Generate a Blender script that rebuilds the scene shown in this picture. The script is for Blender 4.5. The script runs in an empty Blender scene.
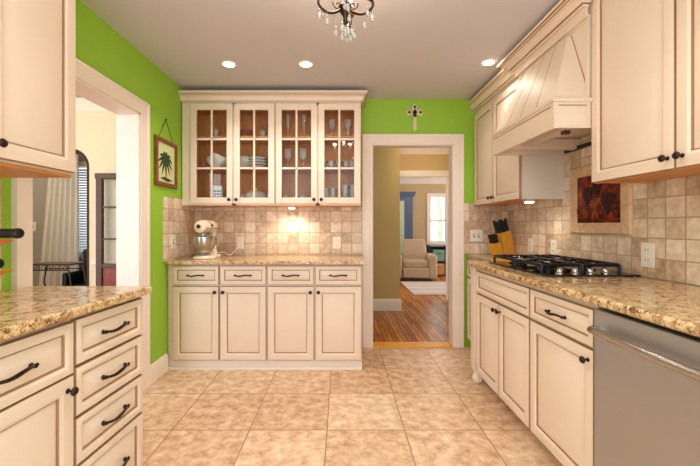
import bpy, bmesh, math, random
from mathutils import Vector, Matrix
random.seed(7)
PI = math.pi
C = bpy.context.scene.collection
SC = bpy.context.scene

# ---------------------------------------------------------------- camera, world, exposure
F = 355.0            # focal length in pixels of the 700 px wide frame
H = 1.197            # camera height
cam_d = bpy.data.cameras.new('camera'); cam = bpy.data.objects.new('camera', cam_d); C.objects.link(cam)
cam.location = (0, 0, H); cam.rotation_euler = (PI/2, 0, 0)
cam_d.sensor_width = 36; cam_d.lens = F/700*36
cam_d.shift_x = 9/700; cam_d.shift_y = -7/700; cam_d.clip_start = 0.02
SC.camera = cam
w = bpy.data.worlds.new('world'); SC.world = w; w.use_nodes = True
w.node_tree.nodes['Background'].inputs[0].default_value = (1.0, 0.985, 0.98, 1)
w.node_tree.nodes['Background'].inputs[1].default_value = 1.45
SC.view_settings.view_transform = 'Standard'; SC.view_settings.look = 'None'
SC.view_settings.exposure = 0.84; SC.view_settings.gamma = 1.0
SC.view_settings.use_curve_mapping = False
SC.cycles.max_bounces = 10; SC.cycles.diffuse_bounces = 6; SC.cycles.transparent_max_bounces = 16
SC.cycles.caustics_reflective = False; SC.cycles.caustics_refractive = False
# area light added out of view for cool daylight on the dining jamb
_d = bpy.data.lights.new('dining_daylight_fill', 'AREA'); _d.shape = 'RECTANGLE'; _d.size = 1.5; _d.size_y = 1.5; _d.energy = 20; _d.color = (.86, .93, 1.0)
_o = bpy.data.objects.new('dining_daylight_fill', _d); C.objects.link(_o); _o.location = (-3.0, -.72, 1.5); _o.rotation_euler = (PI/2, 0, 0)
CAN_W = 19; PUCK_W = 6; CHAND_W = 9; KELVIN = (1.0, 0.91, 0.81)

# ---------------------------------------------------------------- materials
def lin(c):
    return tuple(((v/255)/12.92 if v/255 <= .04045 else (((v/255)+.055)/1.055)**2.4) for v in c) + (1,)
def newmat(name):
    m = bpy.data.materials.new(name); m.use_nodes = True
    return m, m.node_tree.nodes, m.node_tree.links, m.node_tree.nodes['Principled BSDF']
def plain(name, rgb, rough=.5, metal=0, spec=.5, emit=0, coat=0, noise=0, nscale=20):
    m, N, L, b = newmat(name)
    b.inputs['Base Color'].default_value = lin(rgb); b.inputs['Roughness'].default_value = rough
    b.inputs['Metallic'].default_value = metal; b.inputs['Specular IOR Level'].default_value = spec
    b.inputs['Coat Weight'].default_value = coat
    if emit:
        b.inputs['Emission Color'].default_value = lin(rgb); b.inputs['Emission Strength'].default_value = emit
    if noise:
        tc = N.new('ShaderNodeTexCoord'); nz = N.new('ShaderNodeTexNoise'); nz.inputs['Scale'].default_value = nscale
        nz.inputs['Detail'].default_value = 4
        mx = N.new('ShaderNodeMix'); mx.data_type = 'RGBA'
        mx.inputs[6].default_value = lin([v*(1-noise) for v in rgb]); mx.inputs[7].default_value = lin([min(255, v*(1+noise)) for v in rgb])
        L.new(tc.outputs['Object'], nz.inputs['Vector']); L.new(nz.outputs['Fac'], mx.inputs[0]); L.new(mx.outputs[2], b.inputs['Base Color'])
    return m
def ramp(N, stops):
    r = N.new('ShaderNodeValToRGB'); e = r.color_ramp.elements
    e[0].position = stops[0][0]; e[0].color = lin(stops[0][1]); e[1].position = stops[-1][0]; e[1].color = lin(stops[-1][1])
    for p, c in stops[1:-1]:
        k = e.new(p); k.color = lin(c)
    return r
def plane_coords(N, L, ax, ay, ox, oy):
    tc = N.new('ShaderNodeTexCoord'); s = N.new('ShaderNodeSeparateXYZ'); c = N.new('ShaderNodeCombineXYZ')
    L.new(tc.outputs['Object'], s.inputs[0])
    for i, (a, o) in enumerate(((ax, ox), (ay, oy))):
        sub = N.new('ShaderNodeMath'); sub.operation = 'SUBTRACT'; sub.inputs[1].default_value = o
        L.new(s.outputs[a], sub.inputs[0]); L.new(sub.outputs[0], c.inputs[i])
    return tc, c
def tile_mat(name, ax, ay, ox, oy, size, mortar, stops, grout, rough=.45, vein=.5, bump=.25, nscale=9, gloss=0):
    m, N, L, b = newmat(name)
    tc, c = plane_coords(N, L, ax, ay, ox, oy)
    br = N.new('ShaderNodeTexBrick'); br.offset = 0; br.squash = 1
    br.inputs['Scale'].default_value = 1; br.inputs['Brick Width'].default_value = size; br.inputs['Row Height'].default_value = size
    br.inputs['Mortar Size'].default_value = mortar; br.inputs['Mortar Smooth'].default_value = .3
    L.new(c.outputs[0], br.inputs['Vector'])
    sn = N.new('ShaderNodeVectorMath'); sn.operation = 'DIVIDE'; sn.inputs[1].default_value = (size, size, 1); L.new(c.outputs[0], sn.inputs[0])
    fl = N.new('ShaderNodeVectorMath'); fl.operation = 'FLOOR'; L.new(sn.outputs[0], fl.inputs[0])
    wn = N.new('ShaderNodeTexWhiteNoise'); wn.noise_dimensions = '2D'; L.new(fl.outputs[0], wn.inputs['Vector'])
    nz = N.new('ShaderNodeTexNoise'); nz.inputs['Scale'].default_value = nscale; nz.inputs['Detail'].default_value = 9; nz.inputs['Roughness'].default_value = .65
    sh = N.new('ShaderNodeVectorMath'); sh.operation = 'MULTIPLY_ADD'; sh.inputs[1].default_value = (7.3, 5.1, 3.7)
    L.new(fl.outputs[0], sh.inputs[0]); L.new(tc.outputs['Object'], sh.inputs[2]); L.new(sh.outputs[0], nz.inputs['Vector'])
    mt = N.new('ShaderNodeMath'); mt.operation = 'MULTIPLY_ADD'; mt.inputs[1].default_value = 1-vein
    mv = N.new('ShaderNodeMath'); mv.operation = 'MULTIPLY'; mv.inputs[1].default_value = vein
    L.new(nz.outputs['Fac'], mv.inputs[0]); L.new(wn.outputs['Value'], mt.inputs[0]); L.new(mv.outputs[0], mt.inputs[2])
    r = ramp(N, stops); L.new(mt.outputs[0], r.inputs[0])
    mx = N.new('ShaderNodeMix'); mx.data_type = 'RGBA'; L.new(br.outputs['Fac'], mx.inputs[0]); L.new(r.outputs[0], mx.inputs[6])
    mx.inputs[7].default_value = lin(grout); L.new(mx.outputs[2], b.inputs['Base Color'])
    b.inputs['Roughness'].default_value = rough
    bp = N.new('ShaderNodeBump'); bp.inputs['Strength'].default_value = bump; bp.inputs['Distance'].default_value = .004
    ad = N.new('ShaderNodeMath'); ad.operation = 'MULTIPLY_ADD'; ad.inputs[1].default_value = -1; ad.inputs[2].default_value = 1
    L.new(br.outputs['Fac'], ad.inputs[0])
    a2 = N.new('ShaderNodeMath'); a2.operation = 'MULTIPLY_ADD'; a2.inputs[1].default_value = .35
    L.new(nz.outputs['Fac'], a2.inputs[0]); L.new(ad.outputs[0], a2.inputs[2])
    L.new(a2.outputs[0], bp.inputs['Height']); L.new(bp.outputs[0], b.inputs['Normal'])
    return m
TILE_STOPS = [(.28, (172, 142, 118)), (.42, (204, 180, 156)), (.54, (222, 202, 180)), (.70, (242, 230, 214))]
GROUT = (182, 156, 132)
M = {}
M['tile_x'] = tile_mat('tumbled_tile_back', 0, 2, .002, .922, .1055, .0038, TILE_STOPS, GROUT, nscale=22, vein=.72, bump=.35)
M['tile_y'] = tile_mat('tumbled_tile_side', 1, 2, .00, .922, .1055, .0038, TILE_STOPS, GROUT, nscale=22, vein=.72, bump=.35)
M['floor'] = tile_mat('floor_tile', 0, 1, -.082, 2.083-.455*4, .455, .004,
    [(.32, (170, 128, 96)), (.44, (198, 162, 130)), (.54, (214, 184, 154)), (.68, (232, 210, 186))], (156, 118, 88), rough=.34, vein=.88, bump=.15, nscale=15)
def granite():
    m, N, L, b = newmat('granite')
    tc = N.new('ShaderNodeTexCoord')
    n1 = N.new('ShaderNodeTexNoise'); n1.inputs['Scale'].default_value = 130; n1.inputs['Detail'].default_value = 6; n1.inputs['Roughness'].default_value = .7
    n2 = N.new('ShaderNodeTexNoise'); n2.inputs['Scale'].default_value = 34; n2.inputs['Detail'].default_value = 5; n2.inputs['Distortion'].default_value = .8
    v = N.new('ShaderNodeTexVoronoi'); v.inputs['Scale'].default_value = 150
    for t in (n1, n2, v): L.new(tc.outputs['Object'], t.inputs['Vector'])
    a = N.new('ShaderNodeMath'); a.operation = 'MULTIPLY_ADD'; a.inputs[1].default_value = .55
    s = N.new('ShaderNodeMath'); s.operation = 'MULTIPLY'; s.inputs[1].default_value = .45
    L.new(n2.outputs['Fac'], s.inputs[0]); L.new(n1.outputs['Fac'], a.inputs[0]); L.new(s.outputs[0], a.inputs[2])
    r = ramp(N, [(.36, (46, 32, 24)), (.42, (112, 80, 54)), (.465, (176, 138, 92)), (.52, (206, 176, 130)), (.57, (226, 206, 172)), (.66, (176, 140, 104))])
    L.new(a.outputs[0], r.inputs[0])
    vr = ramp(N, [(.0, (150, 120, 96)), (.35, (255, 255, 255))]); L.new(v.outputs['Distance'], vr.inputs[0])
    mx = N.new('ShaderNodeMix'); mx.data_type = 'RGBA'; mx.blend_type = 'MULTIPLY'; mx.inputs[0].default_value = .7
    L.new(r.outputs[0], mx.inputs[6]); L.new(vr.outputs[0], mx.inputs[7]); L.new(mx.outputs[2], b.inputs['Base Color'])
    b.inputs['Roughness'].default_value = .12; b.inputs['Specular IOR Level'].default_value = .6
    return m
M['granite'] = granite()
def wood(name, c1, c2, scale=(1, 1, 1), rough=.4, dist=6):
    m, N, L, b = newmat(name)
    tc = N.new('ShaderNodeTexCoord'); mp = N.new('ShaderNodeMapping'); mp.inputs['Scale'].default_value = scale
    nz = N.new('ShaderNodeTexNoise'); nz.inputs['Scale'].default_value = 6; nz.inputs['Detail'].default_value = 6; nz.inputs['Distortion'].default_value = 1.2
    L.new(tc.outputs['Object'], mp.inputs[0]); L.new(mp.outputs[0], nz.inputs['Vector'])
    r = ramp(N, [(.3, c1), (.7, c2)]); L.new(nz.outputs['Fac'], r.inputs[0]); L.new(r.outputs[0], b.inputs['Base Color'])
    b.inputs['Roughness'].default_value = rough
    return m
def plank_mat():
    m, N, L, b = newmat('hardwood_planks')
    tc = N.new('ShaderNodeTexCoord'); mp = N.new('ShaderNodeMapping'); mp.inputs['Rotation'].default_value = (0, 0, PI/2)
    L.new(tc.outputs['Object'], mp.inputs[0])
    br = N.new('ShaderNodeTexBrick'); br.offset = .37
    for k, v in (('Scale', 1), ('Brick Width', .62), ('Row Height', .05), ('Mortar Size', .0035), ('Bias', -.1)): br.inputs[k].default_value = v
    br.inputs['Color1'].default_value = lin((230, 146, 56)); br.inputs['Color2'].default_value = lin((168, 84, 24)); br.inputs['Mortar'].default_value = lin((70, 34, 14))
    L.new(mp.outputs[0], br.inputs['Vector'])
    nz = N.new('ShaderNodeTexNoise'); nz.inputs['Scale'].default_value = 14; nz.inputs['Detail'].default_value = 5
    m2 = N.new('ShaderNodeMapping'); m2.inputs['Scale'].default_value = (5, .5, 1); L.new(tc.outputs['Object'], m2.inputs[0]); L.new(m2.outputs[0], nz.inputs['Vector'])
    r = ramp(N, [(.3, (180, 170, 160)), (.7, (255, 255, 255))]); L.new(nz.outputs['Fac'], r.inputs[0])
    mx = N.new('ShaderNodeMix'); mx.data_type = 'RGBA'; mx.blend_type = 'MULTIPLY'; mx.inputs[0].default_value = 1
    L.new(br.outputs['Color'], mx.inputs[6]); L.new(r.outputs[0], mx.inputs[7]); L.new(mx.outputs[2], b.inputs['Base Color'])
    b.inputs['Roughness'].default_value = .26; b.inputs['Specular IOR Level'].default_value = .35
    return m
M['planks'] = plank_mat()
M['green'] = plain('green_wall_paint', (146, 194, 54), .55, noise=.02, nscale=3)
M['ceiling'] = plain('ceiling_paint', (207, 205, 211), .8, noise=.01, nscale=2)
M['white'] = plain('white_trim_paint', (238, 228, 220), .35)
M['cream'] = plain('cream_cabinet_paint', (228, 211, 195), .42, noise=.02, nscale=5)
M['creamwarm'] = M['cream']
M['glaze'] = plain('brown_glaze_seam_shade', (164, 128, 98), .45)
M['gap'] = plain('dark_gap', (92, 66, 48), .6)
M['panelcool'] = plain('cabinet_end_panel', (224, 214, 204), .3)
M['beige'] = plain('beige_hall_paint', (200, 172, 120), .6)
M['dining'] = plain('pale_cream_paint', (226, 214, 186), .6)
M['taupe'] = plain('taupe_paint', (166, 157, 142), .7)
M['tan'] = plain('tan_paint', (196, 170, 124), .6)
M['bronze'] = plain('oil_rubbed_bronze', (58, 42, 34), .35, metal=.8)
M['iron'] = plain('black_cast_iron', (26, 24, 26), .35, metal=.3)
M['blackglass'] = plain('black_glass', (18, 16, 16), .06)
M['steel'] = plain('polished_steel', (188, 184, 180), .22, metal=1)
M['orangewood'] = wood('orange_cabinet_underside', (196, 128, 66), (214, 148, 84), (1, 6, 6), .45)
M['interior'] = wood('cabinet_interior_wood', (204, 134, 74), (224, 160, 100), (6, 6, 1), .4)
M['block'] = wood('knife_block_wood', (214, 150, 44), (230, 172, 70), (8, 8, 1), .35)
M['darkwood'] = wood('dark_stained_wood', (64, 36, 28), (92, 52, 40), (8, 8, 1), .3)
M['redwood'] = wood('red_mahogany', (110, 30, 24), (142, 46, 34), (6, 6, 1), .2)
M['framewood'] = wood('brown_frame_wood', (96, 50, 20), (150, 88, 40), (14, 14, 4), .4)
M['amber'] = wood('amber_wood_slat', (196, 84, 20), (226, 120, 40), (6, 6, 6), .3)
M['stone'] = wood('travertine_border', (190, 152, 116), (218, 186, 150), (2.5, 2.5, 2.5), .5)
M['brushed'] = None
def brushed():
    m, N, L, b = newmat('brushed_stainless')
    b.inputs['Metallic'].default_value = 1; b.inputs['Base Color'].default_value = lin((186, 190, 196))
    tc = N.new('ShaderNodeTexCoord'); mp = N.new('ShaderNodeMapping'); mp.inputs['Scale'].default_value = (4, 4, 300)
    nz = N.new('ShaderNodeTexNoise'); nz.inputs['Scale'].default_value = 3; L.new(tc.outputs['Object'], mp.inputs[0]); L.new(mp.outputs[0], nz.inputs['Vector'])
    mr = N.new('ShaderNodeMapRange'); mr.inputs[3].default_value = .34; mr.inputs[4].default_value = .48
    L.new(nz.outputs['Fac'], mr.inputs[0]); L.new(mr.outputs[0], b.inputs['Roughness'])
    return m
M['brushed'] = brushed()
def glass(name, tint=(1, 1, 1), refl=1.5, base=0.0, milky=0):
    m, N, L, b = newmat(name); N.remove(b)
    out = N['Material Output']; tr = N.new('ShaderNodeBsdfTransparent'); tr.inputs[0].default_value = tint + (1,)
    gl = N.new('ShaderNodeBsdfGlossy'); gl.inputs['Roughness'].default_value = .02
    fr = N.new('ShaderNodeFresnel'); fr.inputs[0].default_value = refl
    ad = N.new('ShaderNodeMath'); ad.operation = 'ADD'; ad.inputs[1].default_value = base; ad.use_clamp = True
    mx = N.new('ShaderNodeMixShader'); L.new(fr.outputs[0], ad.inputs[0]); L.new(ad.outputs[0], mx.inputs[0])
    L.new(tr.outputs[0], mx.inputs[1]); L.new(gl.outputs[0], mx.inputs[2]); L.new(mx.outputs[0], out.inputs[0])
    if milky:
        df = N.new('ShaderNodeBsdfDiffuse'); df.inputs[0].default_value = (.95, .95, .95, 1); m3 = N.new('ShaderNodeMixShader'); m3.inputs[0].default_value = milky
        L.new(mx.outputs[0], m3.inputs[1]); L.new(df.outputs[0], m3.inputs[2]); L.new(m3.outputs[0], out.inputs[0])
    return m
M['glass'] = glass('window_glass', (.98, .985, .98), 1.3, .0)
M['stemglass'] = glass('clear_drinking_glass', (.99, .99, .99), 1.3, .02, .16)
M['crystal'] = glass('cut_crystal', (.96, .95, .94), 1.9, .2, .3)
M['china'] = plain('white_china', (240, 236, 228), .2)
M['band'] = plain('black_band', (30, 28, 30), .3)
M['pinkplastic'] = plain('rose_pottery', (170, 96, 84), .4)
M['bulb'] = plain('lamp_glow', (255, 240, 214), .5, emit=14)
M['plate'] = plain('white_switch_plate', (240, 234, 226), .35)
M['plategrey'] = plain('socket_slots', (150, 142, 134), .4)
M['blackplastic'] = plain('black_plastic', (24, 20, 20), .4)
M['fabric'] = plain('recliner_fabric', (176, 156, 132), .9, noise=.06, nscale=30)
M['navy'] = plain('slate_blue_paint', (74, 92, 122), .5)
M['sage'] = plain('pale_sage_paint', (178, 194, 168), .5)
M['teal'] = plain('teal_fabric_bin', (112, 152, 136), .8)
M['orangebin'] = plain('tan_fabric_bin', (196, 140, 84), .8)
M['curtain'] = plain('pale_linen_curtain', (222, 218, 212), .85, noise=.03)
M['blind'] = plain('white_blind_slat', (204, 216, 226), .5)
M['leaf'] = plain('leaves', (170, 200, 160), .6, noise=.3, nscale=4)
M['bowlsteel'] = M['steel']
M['mixerbody'] = plain('mixer_cream_enamel', (236, 222, 200), .18, coat=.4)
M['patina'] = plain('ornament_ivory', (206, 204, 164), .45)
def copper():
    m, N, L, b = newmat('embossed_copper')
    tc = N.new('ShaderNodeTexCoord'); nz = N.new('ShaderNodeTexNoise'); nz.inputs['Scale'].default_value = 16; nz.inputs['Detail'].default_value = 6
    L.new(tc.outputs['Object'], nz.inputs['Vector'])
    r = ramp(N, [(.35, (52, 10, 8)), (.5, (110, 34, 18)), (.68, (176, 82, 44))]); L.new(nz.outputs['Fac'], r.inputs[0]); L.new(r.outputs[0], b.inputs['Base Color'])
    b.inputs['Metallic'].default_value = .5; b.inputs['Roughness'].default_value = .35
    return m
M['copper'] = copper()
M['grape'] = plain('dark_copper_grapes', (58, 18, 20), .3, metal=.5)
M['copperlight'] = plain('burnished_copper', (150, 62, 34), .35, metal=.6)
def stripes():
    m, N, L, b = newmat('striped_rug')
    tc = N.new('ShaderNodeTexCoord'); s = N.new('ShaderNodeSeparateXYZ'); L.new(tc.outputs['Object'], s.inputs[0])
    mu = N.new('ShaderNodeMath'); mu.operation = 'MULTIPLY'; mu.inputs[1].default_value = 2.6; L.new(s.outputs[1], mu.inputs[0])
    fr = N.new('ShaderNodeMath'); fr.operation = 'FRACT'; L.new(mu.outputs[0], fr.inputs[0])
    r = ramp(N, [(0, (220, 212, 204)), (.3, (150, 120, 118)), (.42, (222, 214, 206)), (.62, (168, 168, 170)), (.76, (220, 212, 204)), (.95, (176, 128, 122))])
    r.color_ramp.interpolation = 'CONSTANT'; L.new(fr.outputs[0], r.inputs[0]); L.new(r.outputs[0], b.inputs['Base Color']); b.inputs['Roughness'].default_value = .95
    return m
M['rug'] = stripes()
M['canvas'] = plain('pale_green_canvas', (206, 214, 160), .7, noise=.05)
M['palmleaf'] = plain('painted_palm_green', (40, 64, 38), .7)
M['palmtrunk'] = plain('painted_palm_trunk', (150, 112, 62), .7)

# ---------------------------------------------------------------- mesh helpers
class MB:
    def __init__(s): s.v = []; s.f = []; s.m = []
    def add(s, vs, fs, mi=0):
        o = len(s.v); s.v += [tuple(p) for p in vs]
        for f in fs: s.f.append([i+o for i in f]); s.m.append(mi)
        return s
    def box(s, x0, x1, y0, y1, z0, z1, mi=0):
        return s.add([(x0,y0,z0),(x1,y0,z0),(x1,y1,z0),(x0,y1,z0),(x0,y0,z1),(x1,y0,z1),(x1,y1,z1),(x0,y1,z1)],
                     [(0,3,2,1),(4,5,6,7),(0,1,5,4),(1,2,6,5),(2,3,7,6),(3,0,4,7)], mi)
    def prism(s, poly, z0, z1, mi=0, fn=lambda a, b, c: (a, b, c)):
        n = len(poly)
        return s.add([fn(a, b, z0) for a, b in poly]+[fn(a, b, z1) for a, b in poly],
            [tuple(range(n))[::-1], tuple(range(n, 2*n))]+[(i, (i+1) % n, n+(i+1) % n, n+i) for i in range(n)], mi)
    def tube(s, pts, r, n=8, mi=0, closed=False, cap=True):
        pts = [Vector(p) for p in pts]; rs = r if isinstance(r, (list, tuple)) else [r]*len(pts)
        up = Vector((0, 0, 1)); vs = []; k = len(pts); prev = None
        for i, p in enumerate(pts):
            if closed: d = pts[(i+1) % k]-pts[i-1]
            else: d = pts[min(i+1, k-1)]-pts[max(i-1, 0)]
            d.normalize()
            if prev is None:
                a = d.orthogonal().normalized() if abs(d.dot(up)) > .95 else d.cross(up).normalized()
            else:
                a = (prev-d*prev.dot(d)).normalized()
            prev = a; b = d.cross(a)
            for j in range(n):
                t = 2*PI*j/n; vs.append(p+(a*math.cos(t)+b*math.sin(t))*rs[i])
        fs = []
        for i in range(k if closed else k-1):
            i2 = (i+1) % k
            for j in range(n):
                j2 = (j+1) % n; fs.append((i*n+j, i*n+j2, i2*n+j2, i2*n+j))
        if cap and not closed: fs += [tuple(range(n))[::-1], tuple(range((k-1)*n, k*n))]
        return s.add(vs, fs, mi)
    def lathe(s, prof, c=(0, 0, 0), axis=(0, 0, 1), n=16, mi=0, cap=True, sc=(1, 1)):
        q = Vector(axis).normalized().to_track_quat('Z', 'Y'); c = Vector(c); vs = []; k = len(prof)
        for r, z in prof:
            for j in range(n):
                t = 2*PI*j/n; vs.append(c+q @ Vector((r*math.cos(t)*sc[0], r*math.sin(t)*sc[1], z)))
        fs = [(i*n+j, i*n+(j+1) % n, (i+1)*n+(j+1) % n, (i+1)*n+j) for i in range(k-1) for j in range(n)]
        if cap:
            if prof[0][0] > 1e-5: fs.append(tuple(range(n))[::-1])
            if prof[-1][0] > 1e-5: fs.append(tuple(range((k-1)*n, k*n)))
        return s.add(vs, fs, mi)
    def ball(s, c, r, mi=0, n=10, sc=(1, 1, 1)):
        k = n//2+1; prof = [(r*math.sin(PI*i/k), -r*math.cos(PI*i/k)) for i in range(k+1)]
        o = len(s.v); s.lathe([(p[0] if p[0] > 1e-6 else 1e-5, p[1]) for p in prof], (0, 0, 0), n=n, mi=mi)
        for i in range(o, len(s.v)):
            x, y, z = s.v[i]; s.v[i] = (c[0]+x*sc[0], c[1]+y*sc[1], c[2]+z*sc[2])
        return s
    def sweep(s, prof, path, mi=0, fn=lambda a, b, c: (a, b, c), closed=False, segm=None):
        # prof: (out, height) closed polygon; path: 2-D points; 'out' is to the right of travel
        k = len(path); n = len(prof); vs = []
        P = [Vector(p) for p in path]
        for i, p in enumerate(P):
            d0 = (P[i]-P[i-1]).normalized() if (i > 0 or closed) else None
            d1 = (P[(i+1) % k]-P[i]).normalized() if (i < k-1 or closed) else None
            if d0 is None: d0 = d1
            if d1 is None: d1 = d0
            n0 = Vector((d0.y, -d0.x)); n1 = Vector((d1.y, -d1.x)); b = n0+n1; b = b/(b.dot(n0)) if b.length > 1e-6 else n0
            for o, h in prof:
                q = p+b*o; vs.append(fn(q.x, q.y, h))
        fs = []
        for i in range(k if closed else k-1):
            i2 = (i+1) % k
            for j in range(n): fs.append((i*n+j, i*n+(j+1) % n, i2*n+(j+1) % n, i2*n+j))
        ns = len(fs)
        if not closed: fs += [tuple(range(n)), tuple(range((k-1)*n, k*n))[::-1]]
        o = len(s.m); s.add(vs, fs, mi)
        if segm:
            for q in range(ns):
                if q % n in segm: s.m[o+q] = segm[q % n]
        return s
    def xf(s, mat, start=0):
        for i in range(start, len(s.v)): s.v[i] = tuple(mat @ Vector(s.v[i]))
        return s
    def build(s, name, mats, parent=None, bevel=0, seg=2, loc=None, smooth=35):
        me = bpy.data.meshes.new(name); me.from_pydata(s.v, [], s.f)
        for m in (mats if isinstance(mats, (list, tuple)) else [mats]): me.materials.append(M[m] if isinstance(m, str) else m)
        for i, p in enumerate(me.polygons): p.material_index = s.m[i]
        bm = bmesh.new(); bm.from_mesh(me); bmesh.ops.recalc_face_normals(bm, faces=bm.faces); bm.to_mesh(me); bm.free()
        me.polygons.foreach_set('use_smooth', [True]*len(me.polygons)); me.set_sharp_from_angle(angle=math.radians(smooth)); me.update()
        o = bpy.data.objects.new(name, me); C.objects.link(o)
        if parent: o.parent = parent
        if loc: o.location = loc
        if bevel:
            b = o.modifiers.new('bevel', 'BEVEL'); b.width = bevel; b.segments = seg; b.limit_method = 'ANGLE'; b.angle_limit = math.radians(40)
            b.harden_normals = False
        return o
def tag(o, label=None, cat=None, group=None, kind=None):
    if label: o['label'] = label
    if cat: o['category'] = cat
    if group: o['group'] = group
    if kind: o['kind'] = kind
    return o
def thing(name, label, cat, loc=(0, 0, 0), rz=0, group=None):
    o = bpy.data.objects.new(name, None); C.objects.link(o); o.empty_display_size = .05
    o.location = loc; o.rotation_euler = (0, 0, rz)
    return tag(o, label, cat, group)
def copy_tree(o, parent=None):
    c = o.copy(); C.objects.link(c); c.parent = parent
    for ch in list(o.children): copy_tree(ch, c)
    return c
def struct(name, mb, mats, **k):
    return tag(mb.build(name, mats, **k), kind='structure')
def lamp(name, kind, loc, energy, color, parent=None, **k):
    d = bpy.data.lights.new(name, kind); d.energy = energy; d.color = color
    for a, v in k.items(): setattr(d, a, v)
    o = bpy.data.objects.new(name, d); C.objects.link(o); o.location = loc
    if parent: o.parent = parent
    return o

CTB = .909                                   # counter top of the far run
# ---------------------------------------------------------------- the room
CH = 2.452; BY = 3.515; LX = -1.45; RX = 1.65; Y0 = -.7
CT = .922                                   # counter top
mb = MB().box(LX-.155, RX+.12, Y0, BY+.02, -.08, 0); struct('floor', mb, 'floor')
mb = MB().box(-7, LX-.156, Y0, 5.3, -.08, 0); mb.box(LX-.155, 5, BY+.021, 9.6, -.08, -.001)
struct('floor_hardwood', mb, 'planks')
struct('ceiling', MB().box(-7, 5, Y0, 9.6, CH, CH+.1), 'ceiling')
DY0, DY1, DZ = 1.655, 2.555, 2.007           # left opening
mb = MB().box(LX-.155, LX, Y0, DY0, 0, CH); mb.box(LX-.155, LX, DY1, BY+.12, 0, CH); mb.box(LX-.155, LX, DY0, DY1, DZ, CH)
struct('wall_left', mb, ['green'])
BX0, BX1, BZ = .305, 1.115, 2.007            # back opening
mb = MB().box(LX, BX0, BY, BY+.12, 0, CH); mb.box(BX1, RX+.12, BY, BY+.12, 0, CH); mb.box(BX0, BX1, BY, BY+.12, BZ, CH)
struct('wall_back', mb, 'green')
struct('wall_right', MB().box(RX, RX+.12, Y0, BY, 0, CH), 'green')
# casings
casing = [(0, 0), (0, .012), (.012, .018), (.07, .018), (.078, .026), (.094, .026), (.094, 0)]
mb = MB()
mb.sweep(casing, [(BX0, 0), (BX0, BZ), (BX1, BZ), (BX1, 0)][::-1], fn=lambda a, b, c: (a, BY-c, b))
mb.box(BX0-.0, BX0+.012, BY-.002, BY+.122, 0, BZ); mb.box(BX1-.012, BX1, BY-.002, BY+.122, 0, BZ); mb.box(BX0, BX1, BY-.002, BY+.122, BZ-.012, BZ)
mb.sweep(casing, [(BX0, 0), (BX0, BZ), (BX1, BZ), (BX1, 0)][::-1], fn=lambda a, b, c: (a, BY+.12+c, b))
struct('trim_1', mb, 'white')
mb = MB()
mb.sweep(casing, [(DY0, 0), (DY0, DZ), (DY1, DZ), (DY1, 0)][::-1], fn=lambda a, b, c: (LX+c, a, b))
mb.sweep(casing, [(DY0, 0), (DY0, DZ), (DY1, DZ), (DY1, 0)][::-1], fn=lambda a, b, c: (LX-.155-c, a, b))
mb.box(LX-.157, LX+.002, DY0, DY0+.012, 0, DZ); mb.box(LX-.157, LX+.002, DY1-.012, DY1, 0, DZ); mb.box(LX-.157, LX+.002, DY0, DY1, DZ-.012, DZ)
struct('trim_2', mb, 'white')
base = [(0, 0), (.016, 0), (.016, .115), (.011, .13), (.006, .14), (0, .14)]
struct('baseboard_left', MB().sweep(base, [(LX, DY1+.095), (LX, 2.945)][::1], fn=lambda a, b, c: (a, b, c)), 'white')
mb = MB().sweep(base, [(BX0-.095, BY), (.20, BY)][::-1]); mb.sweep(base, [(1.209, BY), (1.235, BY)])
struct('threshold_wood', MB().box(BX0+.012, BX1-.012, BY-.03, BY+.121, -.002, .012), 'block', bevel=.004)
bpy.data.objects['threshold_wood'].name = 'trim_3'
# backsplash tile
b1 = MB().box(LX+.011, .205, BY-.010, BY-.0005, CTB+.001, 1.383)
b5 = MB().box(1.215, RX-.011, BY-.010, BY-.0005, CT+.001, 1.42)
tag(b5.build('backsplash_tiles', 'tile_x'), 'narrow tumbled tile backsplash patch behind the knife block, far wall', 'backsplash')
tag(b1.build('backsplash_tiles', 'tile_x'), 'wide tumbled travertine tile backsplash on far wall under the glass-front cabinets', 'backsplash')
b2 = MB().box(LX+.0005, LX+.010, 2.89, BY-.0005, CTB+.001, 1.437)
tag(b2.build('backsplash_tiles', 'tile_y'), 'pinkish tumbled tile backsplash patch on left wall beside the stand mixer', 'backsplash')
b3 = MB().box(RX-.010, RX-.0005, .6, BY-.0005, CT+.001, 1.80)
tag(b3.build('backsplash_tiles', 'tile_y'), 'tumbled travertine tile backsplash on right wall behind the cooktop', 'backsplash')
b4 = MB().box(LX+.0005, LX+.010, .6, 1.505, CT+.001, 1.39)
tag(b4.build('backsplash_tiles', 'tile_y'), 'tile backsplash behind the wine rack at left edge', 'backsplash')

# ---------------------------------------------------------------- dining room beyond the left opening
DW = 3.55
AX1, AX0, AZ = -2.54, -3.6, 1.95             # archway with rounded shoulders
def arch_wall():
    mb = MB(); r = .16; x0, x1 = -7, LX-.156
    arc = [(AX1, 0), (AX1, AZ-r)]+[(AX1-r+r*math.cos(t), AZ-r+r*math.sin(t)) for t in [PI/2*i/8 for i in range(1, 9)]]
    arc += [(AX0+r-r*math.sin(t), AZ-r+r*math.cos(t)) for t in [PI/2*i/8 for i in range(0, 9)]]+[(AX0, 0)]
    # outline as quads between arch and outer rectangle
    for y in (DW, DW+.14):
        pass
    left = [(x0, 0), (AX0, 0), (AX0, CH), (x0, CH)]; right = [(AX1, 0), (x1, 0), (x1, CH), (AX1, CH)]
    fn = lambda a, b, c: (a, c, b)
    mb.prism(left, DW, DW+.14, 0, fn); mb.prism(right, DW, DW+.14, 0, fn)
    top = [p for p in arc if p[1] > .01]; poly = [(AX0, CH), (AX1, CH)]+top
    mb.prism(poly, DW, DW+.14, 0, fn)
    return mb, arc
mb, arc = arch_wall(); struct('wall_dining', mb, 'dining')
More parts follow.
